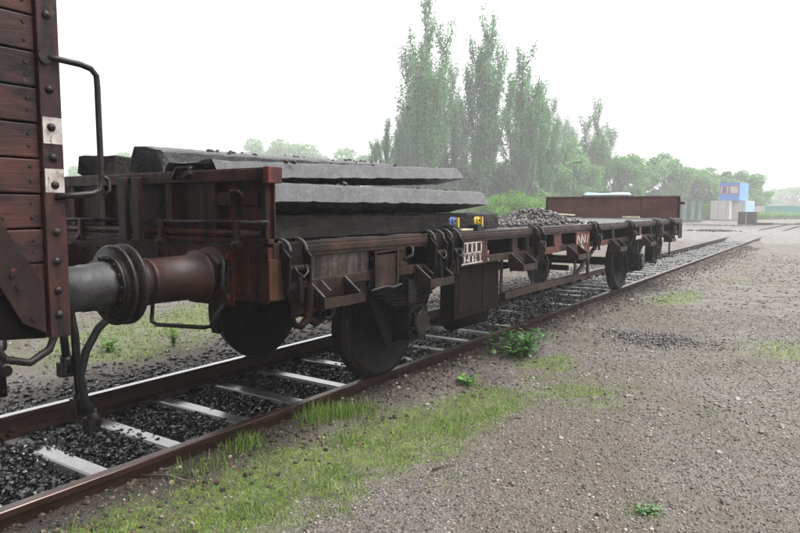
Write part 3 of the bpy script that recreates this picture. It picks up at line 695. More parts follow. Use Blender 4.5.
for y, z in ((12.55, .62), (12.9, .80)): obj('gear_housing', MB().prism([(y - .2, z - .12), (y + .1, z - .18), (y + .22, z), (y + .12, z + .17), (y - .18, z + .15)], 'x', 1.12, 1.27), 'rust_dark', W, .01)
obj('foot_stirrup', MB().tube([(1.33, 13.42, .96), (1.335, 13.40, .56)], .018, 6).box(1.22, 1.45, 13.25, 13.55, .535, .56), 'iron', W)
# headstock at the near end
hs = obj('buffer_beam', MB().box(-1.355, 1.355, Y0, Y0 + .10, .915, 1.232), 'rust_red', W, .006)
fl = MB().box(-1.36, 1.36, Y0 - .012, Y0 - .001, 1.205, 1.236).box(-1.36, 1.36, Y0 - .012, Y0 - .001, .912, .935)
obj('beam_flange', fl, 'rust_red', hs)
bl = MB()
for x in (-.55, -.35, .35, .55, .62, 1.12, 1.2, 1.28):
    for z in (.97, 1.16): bl.cyl((x, Y0 - .016, z), (x, Y0, z), .016, n=8)
setp(obj('rivet', bl, 'rust_red', hs), kind='stuff')
obj('corner_plate', MB().box(1.356, 1.372, Y0 - .006, Y0 + .33, .925, 1.165), 'mossy', W, .004, 'green stained corner plate')
rh = MB().tube([(1.385, Y0 + .27, 1.03), (1.42, Y0 + .275, .98), (1.42, Y0 + .27, .86), (1.415, Y0 + .26, .79), (1.415, Y0 + .20, .755), (1.42, Y0 + .14, .775), (1.43, Y0 + .12, .82)], [.024, .026, .028, .028, .024, .02, .014], 8)
rh.tube([(1.415, Y0 + .26, .80), (1.415, Y0 + .33, .755), (1.42, Y0 + .39, .775), (1.43, Y0 + .405, .82)], [.026, .024, .02, .014], 8)
obj('rope_hook', rh, 'rust_deep', W, 0, 'dark double rope hook')
hs2 = obj('buffer_beam', MB().box(-1.355, 1.355, Y1 - .10, Y1, .915, 1.232), 'rust_red', W, .006)
obj('corner_plate', MB().box(1.356, 1.372, Y1 - .33, Y1 + .006, .86, 1.165), 'rust_dark', W, .004)
def buffer(parent, x, y, d, plunger, barrel, nm='buffer'):
    """base at y, pointing along d (+1 / -1) in y; 0.62 long"""
    z = 1.05
    b = obj(nm, MB().lathe([(0, .0), (0, .175), (d * .03, .175), (d * .03, .140), (d * .10, .138), (d * .105, .158), (d * .125, .158), (d * .13, .134), (d * .45, .128), (d * .46, .132), (d * .48, .132), (d * .48, .0)], (x, y, z), 'y', 32), barrel, parent)
    obj('buffer_plunger', MB().cyl((x, y + d * .45, z), (x, y + d * .585, z), .122, n=28), plunger, b)
    obj('buffer_head', MB().lathe([(d * .575, .0), (d * .575, .12), (d * .582, .205), (d * .590, .218), (d * .606, .218), (d * .622, .15), (d * .628, .0)], (x, y, z), 'y', 40), 'iron', b)
    return b
for sx in (1, -1):
    buffer(W, sx * .875, Y0, -1, 'buffer_brown', 'buffer_brown'); buffer(W, sx * .875, Y1, 1, 'iron', 'rust_dark')
    bp_ = MB().box(sx * .875 - .21, sx * .875 + .21, Y0 - .022, Y0 - .0125, .87, 1.203)
    for dx in (-.17, .17):
        for z in (.93, 1.17): bp_.cyl((sx * .875 + dx, Y0 - .05, z), (sx * .875 + dx, Y0 - .02, z), .022, n=6)
    obj('buffer_plate', bp_, 'rust_red', W, .004)
obj('shunter_rail', MB().tube([(.36, Y0 + .02, .915), (.35, Y0 - .06, .84), (.36, Y0 - .08, .72), (.42, Y0 - .08, .705), (.88, Y0 - .08, .735), (.95, Y0 - .08, .75), (.99, Y0 - .05, .85), (1.0, Y0 + .02, .915)], .014, 8), 'iron', W)
obj('lashing_ring', MB().tube([(1.30, 3.2 + .06 * math.cos(t), .80 + .06 * math.sin(t)) for t in np.linspace(math.pi * .9, math.pi * 2.1, 9)], .013, 6), 'iron', W)
lever = MB().tube([(1.02, Y0 - .05, 1.18), (1.06, Y0 - .07, 1.12), (1.05, Y0 - .08, 1.0), (1.06, Y0 - .06, .95)], .018, 6).box(1.02, 1.10, Y0 - .075, Y0 - .02, 1.09, 1.13)
obj('release_lever', lever, 'iron', W)
# draw hook and coupling
hk = MB().tube([(0, Y0, 1.05), (0, Y0 - .16, 1.05), (0, Y0 - .24, 1.09), (0, Y0 - .30, 1.06), (0, Y0 - .29, .99), (0, Y0 - .22, .97)], [.04, .04, .038, .035, .03, .02], 8)
obj('draw_hook', hk, 'iron', W)
# near end board
ZB, ZT = 1.262, 1.69
eb = obj('end_board', MB().box(-1.34, 1.36, Y0 + .05, Y0 + .062, ZB + .02, ZT - .07), 'rust_red', W)
obj('top_rail', MB().box(-1.37, 1.345, Y0 - .02, Y0 + .085, ZT - .075, ZT - .008).box(-1.37, 1.345, Y0 - .01, Y0 + .075, ZT - .0078, ZT), 'rust_red', eb, .005)
obj('rail_end_cap', MB().box(1.346, 1.392, Y0 - .022, Y0 + .088, ZT - .09, ZT + .003), 'red_paint', eb, .005, 'bright red end of the top rail')
for x, w in ((-1.2, .05), (-.95, .05), (-.68, .05), (-.29, .06), (.46, .06), (.88, .06), (1.32, .035)):
    obj('board_rib', MB().box(x - w / 2, x + w / 2, Y0 + .005, Y0 + .0495, ZB + .02, ZT - .0755), 'rust_red', eb, .004)
for x, w in ((.035, .085), (.185, .075)):
    obj('board_post', MB().box(x - w / 2, x + w / 2, Y0 - .055, Y0 - .021, 1.24, ZT - .03), 'van_post', eb, .004)
obj('hinge_rod', MB().cyl((-1.35, Y0 - .002, 1.375), (-.01, Y0 - .002, 1.375), .014, n=10).cyl((.225, Y0 - .002, 1.375), (1.37, Y0 - .002, 1.375), .014, n=10), 'iron', eb)
obj('bottom_rail', MB().box(-1.36, 1.36, Y0 + .0, Y0 + .049, ZB - .01, ZB + .018), 'rust_red', eb, .003)
obj('bottom_rail', MB().cyl((-1.3, Y0 + .02, 1.31), (1.3, Y0 + .02, 1.31), .028, n=12), 'rust_red', eb)
for x in (-.55, .40, 1.12):
    obj('hinge', MB().bar((x, Y0 - .012, 1.38), (x, Y0 - .022, 1.24), .035, .022, (0, 1, 0)).cyl((x - .03, Y0 - .02, 1.245), (x + .03, Y0 - .02, 1.245), .024, n=10), 'rust_red', eb)
obj('lock_plate', MB().box(.93, 1.05, Y0 - .0, Y0 + .0495, 1.475, 1.55).box(1.16, 1.28, Y0 + .0, Y0 + .0495, 1.475, 1.55).tube([(1.05, Y0, 1.52), (1.08, Y0 - .02, 1.56), (1.14, Y0 - .02, 1.56), (1.16, Y0, 1.53)], .010, 6), 'rust_red', eb, .002)
obj('strap_knot', MB().tube([(.56, Y0 - .03, ZT - .05), (.60, Y0 - .03, ZT + .01), (.66, Y0 + .04, ZT + .02), (.72, Y0 - .025, ZT + .005), (.66, Y0 - .032, ZT - .045), (.74, Y0 - .03, ZT - .015)], .016, 6), 'iron', eb)
# far end board
fe = obj('end_board', MB().box(-1.55, 1.32, Y1 - .09, Y1 - .075, 1.27, 1.695), 'end_brown', W, 0, 'plain brown inner face of the far end board')
obj('top_rail', MB().box(-1.57, 1.33, Y1 - .12, Y1 - .05, 1.6955, 1.73), 'end_brown', fe, .004)
for x in (-1.54, 1.31): obj('board_rib', MB().box(x - .025, x + .025, Y1 - .115, Y1 - .0905, 1.27, 1.695), 'rust_red', fe, .003)
obj('board_rib', MB().box(.55, .565, Y1 - .10, Y1 - .0905, 1.28, 1.69), 'rust_red', fe)
obj('board_catch', MB().cyl((1.336, Y1 - .08, 1.58), (1.42, Y1 - .08, 1.58), .03, n=10), 'iron', fe)

# ------------------------------------------------------------------ slabs on the wagon
def slab(name, label, x0, x1, y0, y1, z0, z1, zlow, inset, taper, tilt=0.0, yaw=0.0, seed=1, group='dark slabs stacked on the flat wagon', chips=30, droop=0.0, mat='slab', slope=0.0):
    """long slab, level top, lower edges chamfered inwards from zlow to z0, ends cut back at the bottom"""
    r = random.Random(seed); cx, cy = (x0 + x1) / 2, (y0 + y1) / 2; hw = (x1 - x0) / 2; L = (y1 - y0) / 2; H = z1 - z0
    zl = zlow - z0
    e = .015
    sl = slope
    prof = [(-hw + e + sl, H), (hw - e - sl, H), (hw - sl * .9, H - e), (hw, zl), (hw - inset, 0), (-hw + inset, 0), (-hw, zl), (-hw + sl * .9, H - e)]
    # subdivide profile edges
    pf = []
    for (a, b), (c, d) in zip(prof, prof[1:] + prof[:1]):
        k = max(1, int(math.hypot(c - a, d - b) / .06))
        for j in range(k): pf.append((a + (c - a) * j / k, b + (d - b) * j / k))
    n = len(pf); NS = 40; mb = MB(); vs = []
    for i in range(NS + 1):
        t = -1 + 2 * i / NS
        for (a, b) in pf:
            back = taper * max(0, 1 - b / max(zl, .02)) if b < zl else 0
            yy = t * (L - back)
            k = .006 if 0 < i < NS else .012
            vs.append((a + r.uniform(-k, k) * .8, yy + r.uniform(-k, k) * .5, b + r.uniform(-k, k) * .7))
    fs = []
    for i in range(NS):
        for j in range(n): fs.append((i * n + j, i * n + (j + 1) % n, (i + 1) * n + (j + 1) % n, (i + 1) * n + j))
    fs.append(tuple(range(n))); fs.append(tuple(NS * n + j for j in reversed(range(n))))
    mb.add(vs, fs)
    th = thing(name, label, 'slab', (cx, cy, z0), group)
    me = obj('slab_body', mb, mat, None); me.parent = th
    th.rotation_euler = (tilt, droop, yaw)
    if chips:
        rr = np.random.default_rng(seed)
        P = np.stack([rr.uniform(-hw + .02, hw - .02, chips), rr.choice([-.55, -.3, .1, .25, .6, .8], chips) * L + rr.normal(0, .06, chips), np.full(chips, H + .006)], 1)
        V, F = stones(P, rr.uniform(.008, .024, chips), rr, .7)
        setp(obj_np('chippings', V, F, 'debris', th), kind='stuff')
    return th
slab('dark_slab', 'lowest dark beam of the stack lying on the wagon edge behind the blue clamp', .90, 1.17, 2.70, 6.02, 1.262, 1.415, 1.266, .01, 0, seed=2, chips=0, mat='slab_wood')
slab('dark_slab', 'second beam of the bottom layer hidden behind the lowest dark beam', .2, .52, 2.75, 5.5, 1.262, 1.415, 1.266, .01, 0, seed=3, chips=0)
slab('dark_slab', 'bottom beam under the far side of the stack', -1.0, -.68, 2.75, 5.4, 1.262, 1.415, 1.266, .01, 0, seed=4, chips=0)
slab('dark_slab', 'wide middle slab with chamfered underside just above the lowest dark beam', .38, 1.30, 2.72, 5.56, 1.42, 1.615, 1.50, .26, .33, seed=5, slope=.065, chips=34)
slab('dark_slab', 'middle slab on the far side of the stack under the broken rough one', -1.1, .28, 2.75, 5.4, 1.42, 1.665, 1.50, .2, .3, seed=6, chips=0)
slab('dark_slab', 'long upper slab whose tapered far end overhangs the middle one', .36, .93, 2.66, 5.72, 1.645, 1.805, 1.70, .14, .26, tilt=.036, seed=7, slope=.065, chips=46)
slab('dark_slab', 'topmost pale slab with its brown end face above the end board', -.19, .21, 2.78, 5.55, 1.70, 1.905, 1.72, .04, .06, tilt=.018, seed=8, slope=.03, chips=30, droop=.14)
slab('dark_slab', 'rough broken slab at the left end of the load behind the grab rail', -.86, -.36, 2.78, 5.2, 1.68, 1.85, 1.72, .06, .05, seed=9, chips=0, mat='slab_end', droop=.05)
# clamps at the deck edge
def clamp(y, mat, label):
    c = thing('clamp', label, 'clamp', (1.28, y, 1.256), 'small clamps on the wagon edge')
    obj('wedge_foot', MB().prism([(y - .13, 1.258), (y + .09, 1.258), (y + .02, 1.31), (y - .03, 1.335), (y - .11, 1.325)], 'x', 1.19, 1.33), 'rubber', c, .006)
    hd = MB().prism([(y - .06, 1.335), (y + .06, 1.30), (y + .085, 1.30), (y + .085, 1.40), (y + .05, 1.415), (y - .03, 1.415), (y - .07, 1.39)], 'x', 1.235, 1.255)
    obj('clamp_flange', MB().prism([(y + .062, 1.27), (y + .09, 1.27), (y + .09, 1.41), (y + .062, 1.41)], 'x', 1.2552, 1.30), 'yellow', c, .003)
    hd.cyl((1.2552, y - .0, 1.375), (1.285, y - .0, 1.375), .033, n=14)
    obj('clamp_head', hd, mat, c, .004)
    obj('clamp_pin', MB().cyl((1.2552, y, 1.375), (1.30, y, 1.375), .014, n=10), 'rubber', c)
    c.scale = (.72, .72, .80)
    return c
clamp(4.92, 'blue', 'small blue clamp with black foot on the wagon edge')
clamp(5.38, 'yellow', 'small yellow clamp with black foot on the wagon edge')
setp(obj('wood_offcut', MB().box(1.22, 1.31, 5.0, 5.22, 1.262, 1.277), 'batten', None, .003), label='pale wood offcut lying between the blue and yellow clamps', category='offcut')
# rubble heap on the deck
rr = np.random.default_rng(31); n = 2600
x = rr.normal(.65, .40, n); y = 7.9 + rr.normal(0, .70, n)
h = .20 * np.exp(-((x - .65) / .42) ** 2 - ((y - 8.25) / .55) ** 2) + .06 * np.exp(-((x - .7) / .5) ** 2 - ((y - 7.3) / .8) ** 2)
k = (np.abs(x) < 1.2) & (h > .02); x, y, h = x[k], y[k], h[k]
V, F = stones(np.stack([x, y, 1.255 + h * (.35 + .65 * rr.uniform(0, 1, len(x)) ** .5)], 1), rr.uniform(.010, .034, len(x)), rr, .8)
setp(obj_np('rubble_heap', V, F, 'rubble'), kind='stuff', label='heap of small rusty grey rubble in the middle of the wagon deck', category='rubble')
for (a, b, c, ang, lab) in ((.9, 8.5, 1.40, .5, 'short pale board sticking out of the rubble heap'), ):
    mb = MB().bar((a - .18, b - .25, c), (a + .1, b + .28, c - .03), .07, .02)
    setp(obj('short_board', mb, 'batten', None, .003), label=lab, category='board')
setp(obj('timber_batten', MB().box(.28, .62, 13.9, 13.98, 1.262, 1.305), 'batten', None, .004), label='pale yellow batten lying against the far end board', category='batten')

# ------------------------------------------------------------------ BOX WAGON at the left
B = thing('box_wagon', 'dark red planked goods van at the left edge with a bent grab rail', 'rail wagon', (0, -2.5, 0))
BY = 1.44; ZP = [3.60 - .1395 * k for k in range(18)]
pm = MB().box(-.022, .0, -7.6, BY - .09, .004, .1365)
for i, z in enumerate([1.235 + .1395 * k for k in range(17)]):
    dx = RND.uniform(-.002, .003)
    pk = obj('plank', MB().box(1.352 + dx, 1.378 + dx, -7.5, BY - .086, z + .004, z + .1365), 'van_plank', B, .005)
    pb_ = MB()
    for yb, zb in ((BY - .125, .045 + RND.uniform(-.008, .008)), (BY - .125, .10 + RND.uniform(-.008, .008)), (BY - .235 + RND.uniform(-.02, .02), .06 + RND.uniform(-.02, .03))):
        pb_.cyl((1.377 + dx, yb, z + zb), (1.382 + dx, yb, z + zb), .0085, .006, 8)
    setp(obj('plank_bolt', pb_, 'iron', pk), kind='stuff')
obj('inner_wall', MB().box(1.33, 1.349, -7.5, BY - .09, 1.2, 3.62).box(-1.36, -1.34, -7.5, BY - .02, 1.2, 3.62).box(-1.34, 1.33, BY - .07, BY - .04, 1.2, 3.62).box(-1.34, 1.33, -7.5, -7.47, 1.2, 3.62), 'under_shade', B)
for k in range(17): obj('end_plank', MB().box(-1.33, 1.33, BY - .0395, BY - .015, 1.235 + .1395 * k + .004, 1.235 + .1395 * k + .1365), 'van_plank', B)
cp = obj('corner_post', MB().box(1.35, 1.40, BY - .085, BY, .925, 3.66).box(1.24, 1.3495, BY - .0145, BY, .925, 3.66), 'van_post', B, .004)
for z in (1.02, 1.12, 1.24, 1.36, 1.55, 1.66, 1.78, 1.93, 2.07, 2.22):
    obj('rivet', MB().lathe([(0, .018), (.007, .016), (.012, .008), (.013, 0)], (1.3995, BY - .045 + RND.uniform(-.004, .004), z), 'x', 10), 'iron', cp)
obj('white_mark', MB().box(1.4002, 1.4022, BY - .080, BY - .003, 1.715, 1.820), 'white', cp, 0, 'upper white paint patch on the corner post')
obj('white_mark', MB().box(1.4002, 1.4022, BY - .080, BY - .003, 1.520, 1.615), 'white', cp, 0, 'lower white paint patch on the corner post')
gr = MB().tube([(1.40, BY - .06, 2.055), (1.425, BY - .02, 2.05), (1.43, BY + .07, 2.045), (1.43, BY + .115, 2.035), (1.43, BY + .138, 2.01), (1.43, BY + .14, 1.96), (1.43, BY + .142, 1.58), (1.43, BY + .135, 1.535), (1.43, BY + .10, 1.517), (1.43, BY + .03, 1.51), (1.405, BY - .04, 1.50)], .0125, 10)
gr.cyl((1.40, BY - .06, 2.055), (1.416, BY - .06, 2.055), .03, n=12)
obj('grab_rail', gr, 'iron', B)
obj('lamp_ring', MB().tube([(1.40, BY + .155, 1.60), (1.41, BY + .185, 1.58), (1.41, BY + .19, 1.535), (1.41, BY + .165, 1.51)], .010, 6), 'iron', B)
obj('sill', MB().box(1.345, 1.372, -7.5, BY - .087, 1.12, 1.232), 'van_post', B, .003)
br = obj('diagonal_brace', MB().prism([(BY - .62, 1.86), (BY - .52, 1.86), (BY - .10, 1.15), (BY - .10, .95), (BY - .19, 1.0)], 'x', 1.385, 1.397), 'brace_dark', B, .003)
for y, z in ((BY - .29, 1.30), (BY - .20, 1.15), (BY - .22, 1.20), (BY - .145, 1.02)): obj('bolt', MB().cyl((1.397, y, z), (1.405, y, z), .014, n=8), 'iron', br)
obj('rust_spot', MB().cyl((1.397, BY - .215, 1.215), (1.3995, BY - .215, 1.215), .011, n=10), 'red_paint', br)
obj('shade_gusset', MB().prism([(BY - .75, 1.0), (BY - .09, .925), (BY - .09, 1.12), (BY - .75, 1.12)], 'x', 1.355, 1.372), 'under_shade', B)  # black plate painting the shade of the van's underside below the brace
obj('solebar', MB().box(1.05, 1.08, -7.4, BY - .1, .93, 1.2).box(-1.08, -1.05, -7.4, BY - .1, .93, 1.2), 'under_shade', B)
obj('floor', MB().box(-1.33, 1.33, -7.45, BY - .08, 1.17, 1.199), 'under_shade', B)
obj('buffer_beam', MB().box(-1.24, 1.236, BY - .12, BY - .016, .93, 1.17), 'rust_dark', B, .004)
obj('roof', MB().prism([(-1.42, 3.60), (-1.42, 3.66), (-1.0, 3.86), (-.4, 3.98), (.4, 3.98), (1.0, 3.86), (1.42, 3.66), (1.42, 3.60), (1.0, 3.80), (.4, 3.92), (-.4, 3.92), (-1.0, 3.80)], 'y', -7.55, BY + .04), 'rust_dark', B)
for yw in (-6.0, -1.0):
    for sx in (1, -1): wheel(sx, yw, B)
    obj('axle', MB().cyl((-.95, yw, .5), (.95, yw, .5), .075, n=20), 'under_shade', B)
    for sx in (1, -1):
        a, b = sorted((sx * .985, sx * 1.005)); obj('axle_guard', MB().prism([(yw - .62, .96), (yw - .2, .34), (yw + .2, .34), (yw + .62, .96)], 'x', a, b), 'rust_dark', B)
for sx in (1, -1):
    x = sx * .875; z = 1.05
    b_ = obj('buffer', MB().lathe([(0, 0), (0, .18), (.02, .18), (.02, .132), (.12, .13), (.125, .0)], (x, BY - .015, z), 'y', 32), 'rust_dark', B)
    obj('buffer_plunger', MB().lathe([(.08, .0), (.08, .118), (.34, .116), (.36, .122), (.42, .122), (.44, .128), (.50, .130), (.52, .13)], (x, BY - .015, z), 'y', 36), 'shaft', b_)
    hd = MB().lathe([(.49, .0), (.49, .158), (.50, .165), (.512, .165), (.520, .160), (.522, .205), (.53, .214), (.545, .214), (.560, .12), (.563, 0)], (x, BY - .015, z), 'y', 48)
    hd_ = obj('buffer_head', hd, 'iron', b_)
    bb = MB()
    for k in range(14):
        t = 2 * math.pi * k / 14
        bb.cyl((x + .146 * math.cos(t), BY + .466, z + .146 * math.sin(t)), (x + .146 * math.cos(t), BY + .478, z + .146 * math.sin(t)), .011, n=6)
    setp(obj('bolt', bb, 'iron', hd_), kind='stuff')
obj('lashing_hook', MB().tube([(1.36, BY - .26, .945), (1.36, BY - .27, .90), (1.37, BY - .25, .865), (1.37, BY - .16, .835), (1.37, BY - .08, .875), (1.37, BY - .06, .92), (1.365, BY - .07, .945)], .016, 8), 'iron', B)
# brake hoses and coupling hang between the two wagons
ch = thing('screw_coupling', 'black screw coupling and links hanging between the two wagons', 'coupling', (0.35, 1.95, .25))
lk = MB().tube([(.02, BY + .0, 1.03), (.02, BY + .12, 1.03)], .04, 8)
obj('coupling_hook', MB().tube([(0.05, BY - .02, 1.05), (.05, BY + .20, 1.05), (.05, BY + .28, 1.09), (.05, BY + .33, 1.05), (.05, BY + .31, .98)], [.045, .045, .04, .035, .02], 8), 'iron', ch)
for dx in (-.05, .05): obj('coupling_link', MB().bar((.05 + dx, BY + .28, 1.05), (.05 + dx, BY + .30, .66), .022, .05, (0, 1, 0)), 'iron', ch)
obj('coupling_screw', MB().cyl((.05, BY + .30, .68), (.05, BY + .31, .36), .028, n=10).cyl((.0, BY + .30, .66), (.10, BY + .30, .66), .03, n=8).cyl((-.02, BY + .31, .52), (.12, BY + .31, .52), .034, n=8), 'iron', ch)
def hose(x, y, lab, pts):
    h = thing('brake_hose', lab, 'hose', (x, y, pts[-1][2]), 'brake hoses between the wagons')
    obj('hose_tube', MB().tube(pts, .023, 10), 'rubber', h)
    e = Vector(pts[-1]); d = (e - Vector(pts[-2])).normalized()
    obj('hose_coupling', MB().cyl(e - d * .02, e + d * .07, .036, n=10).box(e.x - .05, e.x + .03, e.y - .035, e.y + .035, e.z - .10, e.z - .02), 'iron', h)
    return h
hose(.40, 2.0, 'straight brake hose hanging from the goods van nearest the camera', [(.42, BY, .92), (.42, BY + .25, .95), (.41, BY + .45, .93), (.40, BY + .545, .86), (.40, BY + .565, .72), (.40, BY + .57, .50), (.40, BY + .575, .36)])
hose(.5, 2.0, 'curved brake hose hanging from the flat wagon beside the near buffer', [(.53, Y0, .92), (.52, Y0 - .22, .92), (.51, Y0 - .40, .86), (.50, Y0 - .53, .76), (.50, Y0 - .61, .64), (.50, Y0 - .65, .50), (.50, Y0 - .63, .36), (.50, Y0 - .59, .26)])
hose(.30, 1.95, 'short brake hose with round head hanging behind the straight one', [(.36, BY, .90), (.36, BY + .25, .92), (.36, BY + .44, .86), (.36, BY + .52, .72), (.36, BY + .53, .58)])

# ------------------------------------------------------------------ plants near the track
def leafy(name, label, x, y, R, H, n, leaf, mat='weed', seed=1, group=None, stems=9):
    r = np.random.default_rng(seed); z0 = float(ground_z(np.array([x]), np.array([y]))[0])
    th = thing(name, label, 'plant', (x, y, z0), group)
    st = MB(); ends = []
    for k in range(stems):
        a = r.uniform(0, 6.283); d = r.uniform(.2, 1.0) * R; h = H * r.uniform(.55, 1) * (1 - .35 * (d / R) ** 2)
        pts = [(0, 0, -.01), (math.cos(a) * d * .35, math.sin(a) * d * .35, h * .55), (math.cos(a) * d, math.sin(a) * d, h)]
        st.tube(pts, [.006, .004, .002], 5); ends.append(pts)
    so = obj('stem', st, 'weed', None); so.parent = th
    V, F = [], []
    for i in range(n):
        p = ends[i % stems]; t = r.uniform(.15, 1.0)
        A, Bp, C_ = (np.array(q) for q in p)
        c = (A + (Bp - A) * t * 2) if t < .5 else (Bp + (C_ - Bp) * (t - .5) * 2)
        c = c + r.normal(0, .022, 3) * (R / .25); c[2] = max(c[2], .012)
        a = r.uniform(0, 6.283); tl = r.uniform(-.5, .6); d = np.array([math.cos(a) * math.cos(tl), math.sin(a) * math.cos(tl), math.sin(tl)])
        s = np.cross(d, [0, 0, 1]); s /= np.linalg.norm(s); u = np.cross(s, d)
        L = leaf * r.uniform(.6, 1.2); w = L * .36; o = len(V)
        V += [c, c + d * L * .35 + s * w - u * L * .04, c + d * L * .75 + s * w * .75 - u * L * .08, c + d * L - u * L * .18, c + d * L * .75 - s * w * .75 - u * L * .08, c + d * L * .35 - s * w - u * L * .04, c + d * L * .55 + u * L * .03]
        F += [(o, o + 1, o + 6), (o + 1, o + 2, o + 6), (o + 2, o + 3, o + 6), (o + 3, o + 4, o + 6), (o + 4, o + 5, o + 6), (o + 5, o, o + 6)]
    lo = obj_np('leaf', np.array(V), np.array(F), mat, th); lo['kind'] = 'stuff'
    return th
leafy('weed_plant', 'bushy green weed growing against the near rail beside the wagon middle', 1.28, 6.40, .46, .30, 520, .062, seed=3, stems=26)
leafy('weed_plant', 'small pale green weed sprig among red leaves by the near rail', 1.36, 5.05, .10, .09, 26, .075, 'bush', seed=4, stems=5, group='small weeds')
leafy('weed_plant', 'thin upright weed beyond the far rail seen under the buffers', -2.25, 4.62, .12, .34, 70, .05, 'bush', seed=5, stems=6, group='small weeds')
leafy('weed_plant', 'low round weed beyond the far rail left of the upright one', -2.6, 4.05, .20, .16, 90, .05, 'bush', seed=6, stems=9, group='small weeds')
leafy('weed_plant', 'tiny weed tuft on the open gravel at the lower right', 3.30, 3.45, .08, .05, 40, .03, 'weed', seed=7, stems=8, group='small weeds')
rr = np.random.default_rng(41); n = 160
V, F = [], []
for i in range(n):
    c = np.array([rr.normal(1.36, .14), rr.normal(5.0, .28), 0]); c[2] = float(ground_z(c[0:1], c[1:2])[0]) + rr.uniform(.003, .02)
    a = rr.uniform(0, 6.283); d = np.array([math.cos(a), math.sin(a), rr.uniform(-.3, .5)]); s = np.cross(d, [0, 0, 1.]); s /= np.linalg.norm(s); o = len(V); L = rr.uniform(.015, .04)
    V += [c, c + d * L * .5 + s * L * .3, c + d * L, c + d * L * .5 - s * L * .3]; F += [(o, o + 1, o + 2, o + 3)]
MT['deadleaf'] = islands('dead_leaf', [(0, (.05, .018, .012)), (.5, (.10, .032, .02)), (1, (.17, .06, .03))], .5)
setp(obj_np('dead_leaves', np.array(V), np.array(F), 'deadleaf'), kind='stuff', label='fallen dark red leaves and stems beside the small weed sprig', category='leaves')
for (x, y, a, L, lab) in ((1.0, 2.15, .35, .30, 'dark bent twig lying in the grass near the bottom left'), (2.1, 3.35, 1.1, .16, 'thin dark twig on the gravel edge right of the grass')):
    z = float(ground_z(np.array([x]), np.array([y]))[0]) + .012
    mb = MB().tube([(x - math.cos(a) * L / 2, y - math.sin(a) * L / 2, z), (x, y + .015, z + .012), (x + math.cos(a) * L / 2, y + math.sin(a) * L / 2, z)], [.008, .007, .004], 6)
    setp(obj('twig', mb, 'twig', None), label=lab, category='twig')

# ------------------------------------------------------------------ trees
def leaf_quads(C, size, r):
    n = len(C); M3 = rotmats(n, r); u = M3[:, :, 0] * size[:, None]; v = M3[:, :, 1] * size[:, None] * .62
    V = np.stack([C - u, C + v * .9 - u * .1, C + u, C - v], 1).reshape(-1, 3)
    return V, np.arange(4 * n).reshape(-1, 4)
def poplar_mesh(H, R, n, leaf, seed):
    r = np.random.default_rng(seed); tr = MB(); pts = []
    for k in range(9): pts.append((r.normal(0, .05) * k * .3, r.normal(0, .05) * k * .3, H * .97 * k / 8))
    tr.tube(pts, [.32 * (1 - k / 8.6) for k in range(9)], 7)
    segs = []
    leaders = [(0, 0, H)]
    for k in range(6):
        a = k * 1.05 + r.uniform(-.4, .4); d = R * r.uniform(.35, .8)
        leaders.append((math.cos(a) * d, math.sin(a) * d, H * r.uniform(.62, .93)))
    for li, (lx, ly, lh) in enumerate(leaders):
        if li:
            hb = lh * r.uniform(.12, .35)
            tr.tube([(0, 0, hb * .6), (lx * .7, ly * .7, hb + .12 * H), (lx, ly, lh * .95)], [.14, .10, .02], 5, cap=False)
        for k in range(26 if li == 0 else 15):
            t = (k + r.uniform(0, 1)) / (26 if li == 0 else 15)
            h0 = lh * (.06 + .82 * t) if li == 0 else lh * (.22 + .68 * t)
            L = H * r.uniform(.09, .20); L = min(L, (lh - h0) * 1.05); a = r.uniform(0, 6.283)
            w = R * r.uniform(.15, .42) * min(1, (lh - h0) / (H * .20) + .25) * (1.4 if li == 0 and t < .6 else 1)
            q = min(1, max(0, (h0 - lh * .15) / (lh * .3))) if li else 0
            b0_ = np.array([lx * q, ly * q, h0])
            p1 = b0_ + np.array([math.cos(a) * w * .75, math.sin(a) * w * .75, L * .4]); p2 = b0_ + np.array([math.cos(a) * w, math.sin(a) * w, L])
            tr.tube([tuple(b0_), tuple(p1), tuple(p2)], [.07, .05, .02], 4, cap=False); segs.append((b0_, p1, p2, L))
    tot = sum(s[3] for s in segs) ; C = []
    for p0, p1, p2, L in segs:
        m = int(n * L / tot); t = r.beta(1.6, 1.2, m)[:, None]
        q = (1 - t) ** 2 * p0 + 2 * t * (1 - t) * p1 + t * t * p2
        cl = r.normal(0, 1, (m, 3)) * np.array([.24, .24, .42]) * (H / 24)
        C.append(q + cl)
    C = np.concatenate(C); C = C[C[:, 2] > H * .04]
    return tr, leaf_quads(C, r.uniform(.6, 1.2, len(C)) * leaf, r)
def broad_mesh(H, R, n, leaf, seed, low=.18, clumps=34):
    r = np.random.default_rng(seed); tr = MB()
    tr.tube([(0, 0, 0), (.1, .05, H * .25), (-.05, .1, H * .55)], [.03 * H, .022 * H, .012 * H], 7)
    C = []; cc = []
    while len(cc) < clumps:
        p = r.uniform(-1, 1, 3)
        if np.linalg.norm(p) < 1 and np.linalg.norm(p) > .35: cc.append(p)
    for p in cc:
        c = np.array([p[0] * R, p[1] * R, H * (low + (1 - low) * .5) + p[2] * H * (1 - low) * .46])
        tr.tube([(0, 0, H * .25 + r.uniform(0, .2) * H), tuple(c * np.array([.5, .5, .9])), tuple(c)], [.010 * H, .007 * H, .003 * H], 4, cap=False)
        m = int(n / clumps); d = r.normal(0, 1, (m, 3)); d /= np.linalg.norm(d, axis=1)[:, None]
        rad = R * r.uniform(.22, .38) * r.uniform(.25, 1, m)[:, None] ** .45
        C.append(c + d * rad * np.array([1, 1, .8]))
    C = np.concatenate(C); C = C[C[:, 2] > .1]
    return tr, leaf_quads(C, r.uniform(.6, 1.25, len(C)) * leaf, r)
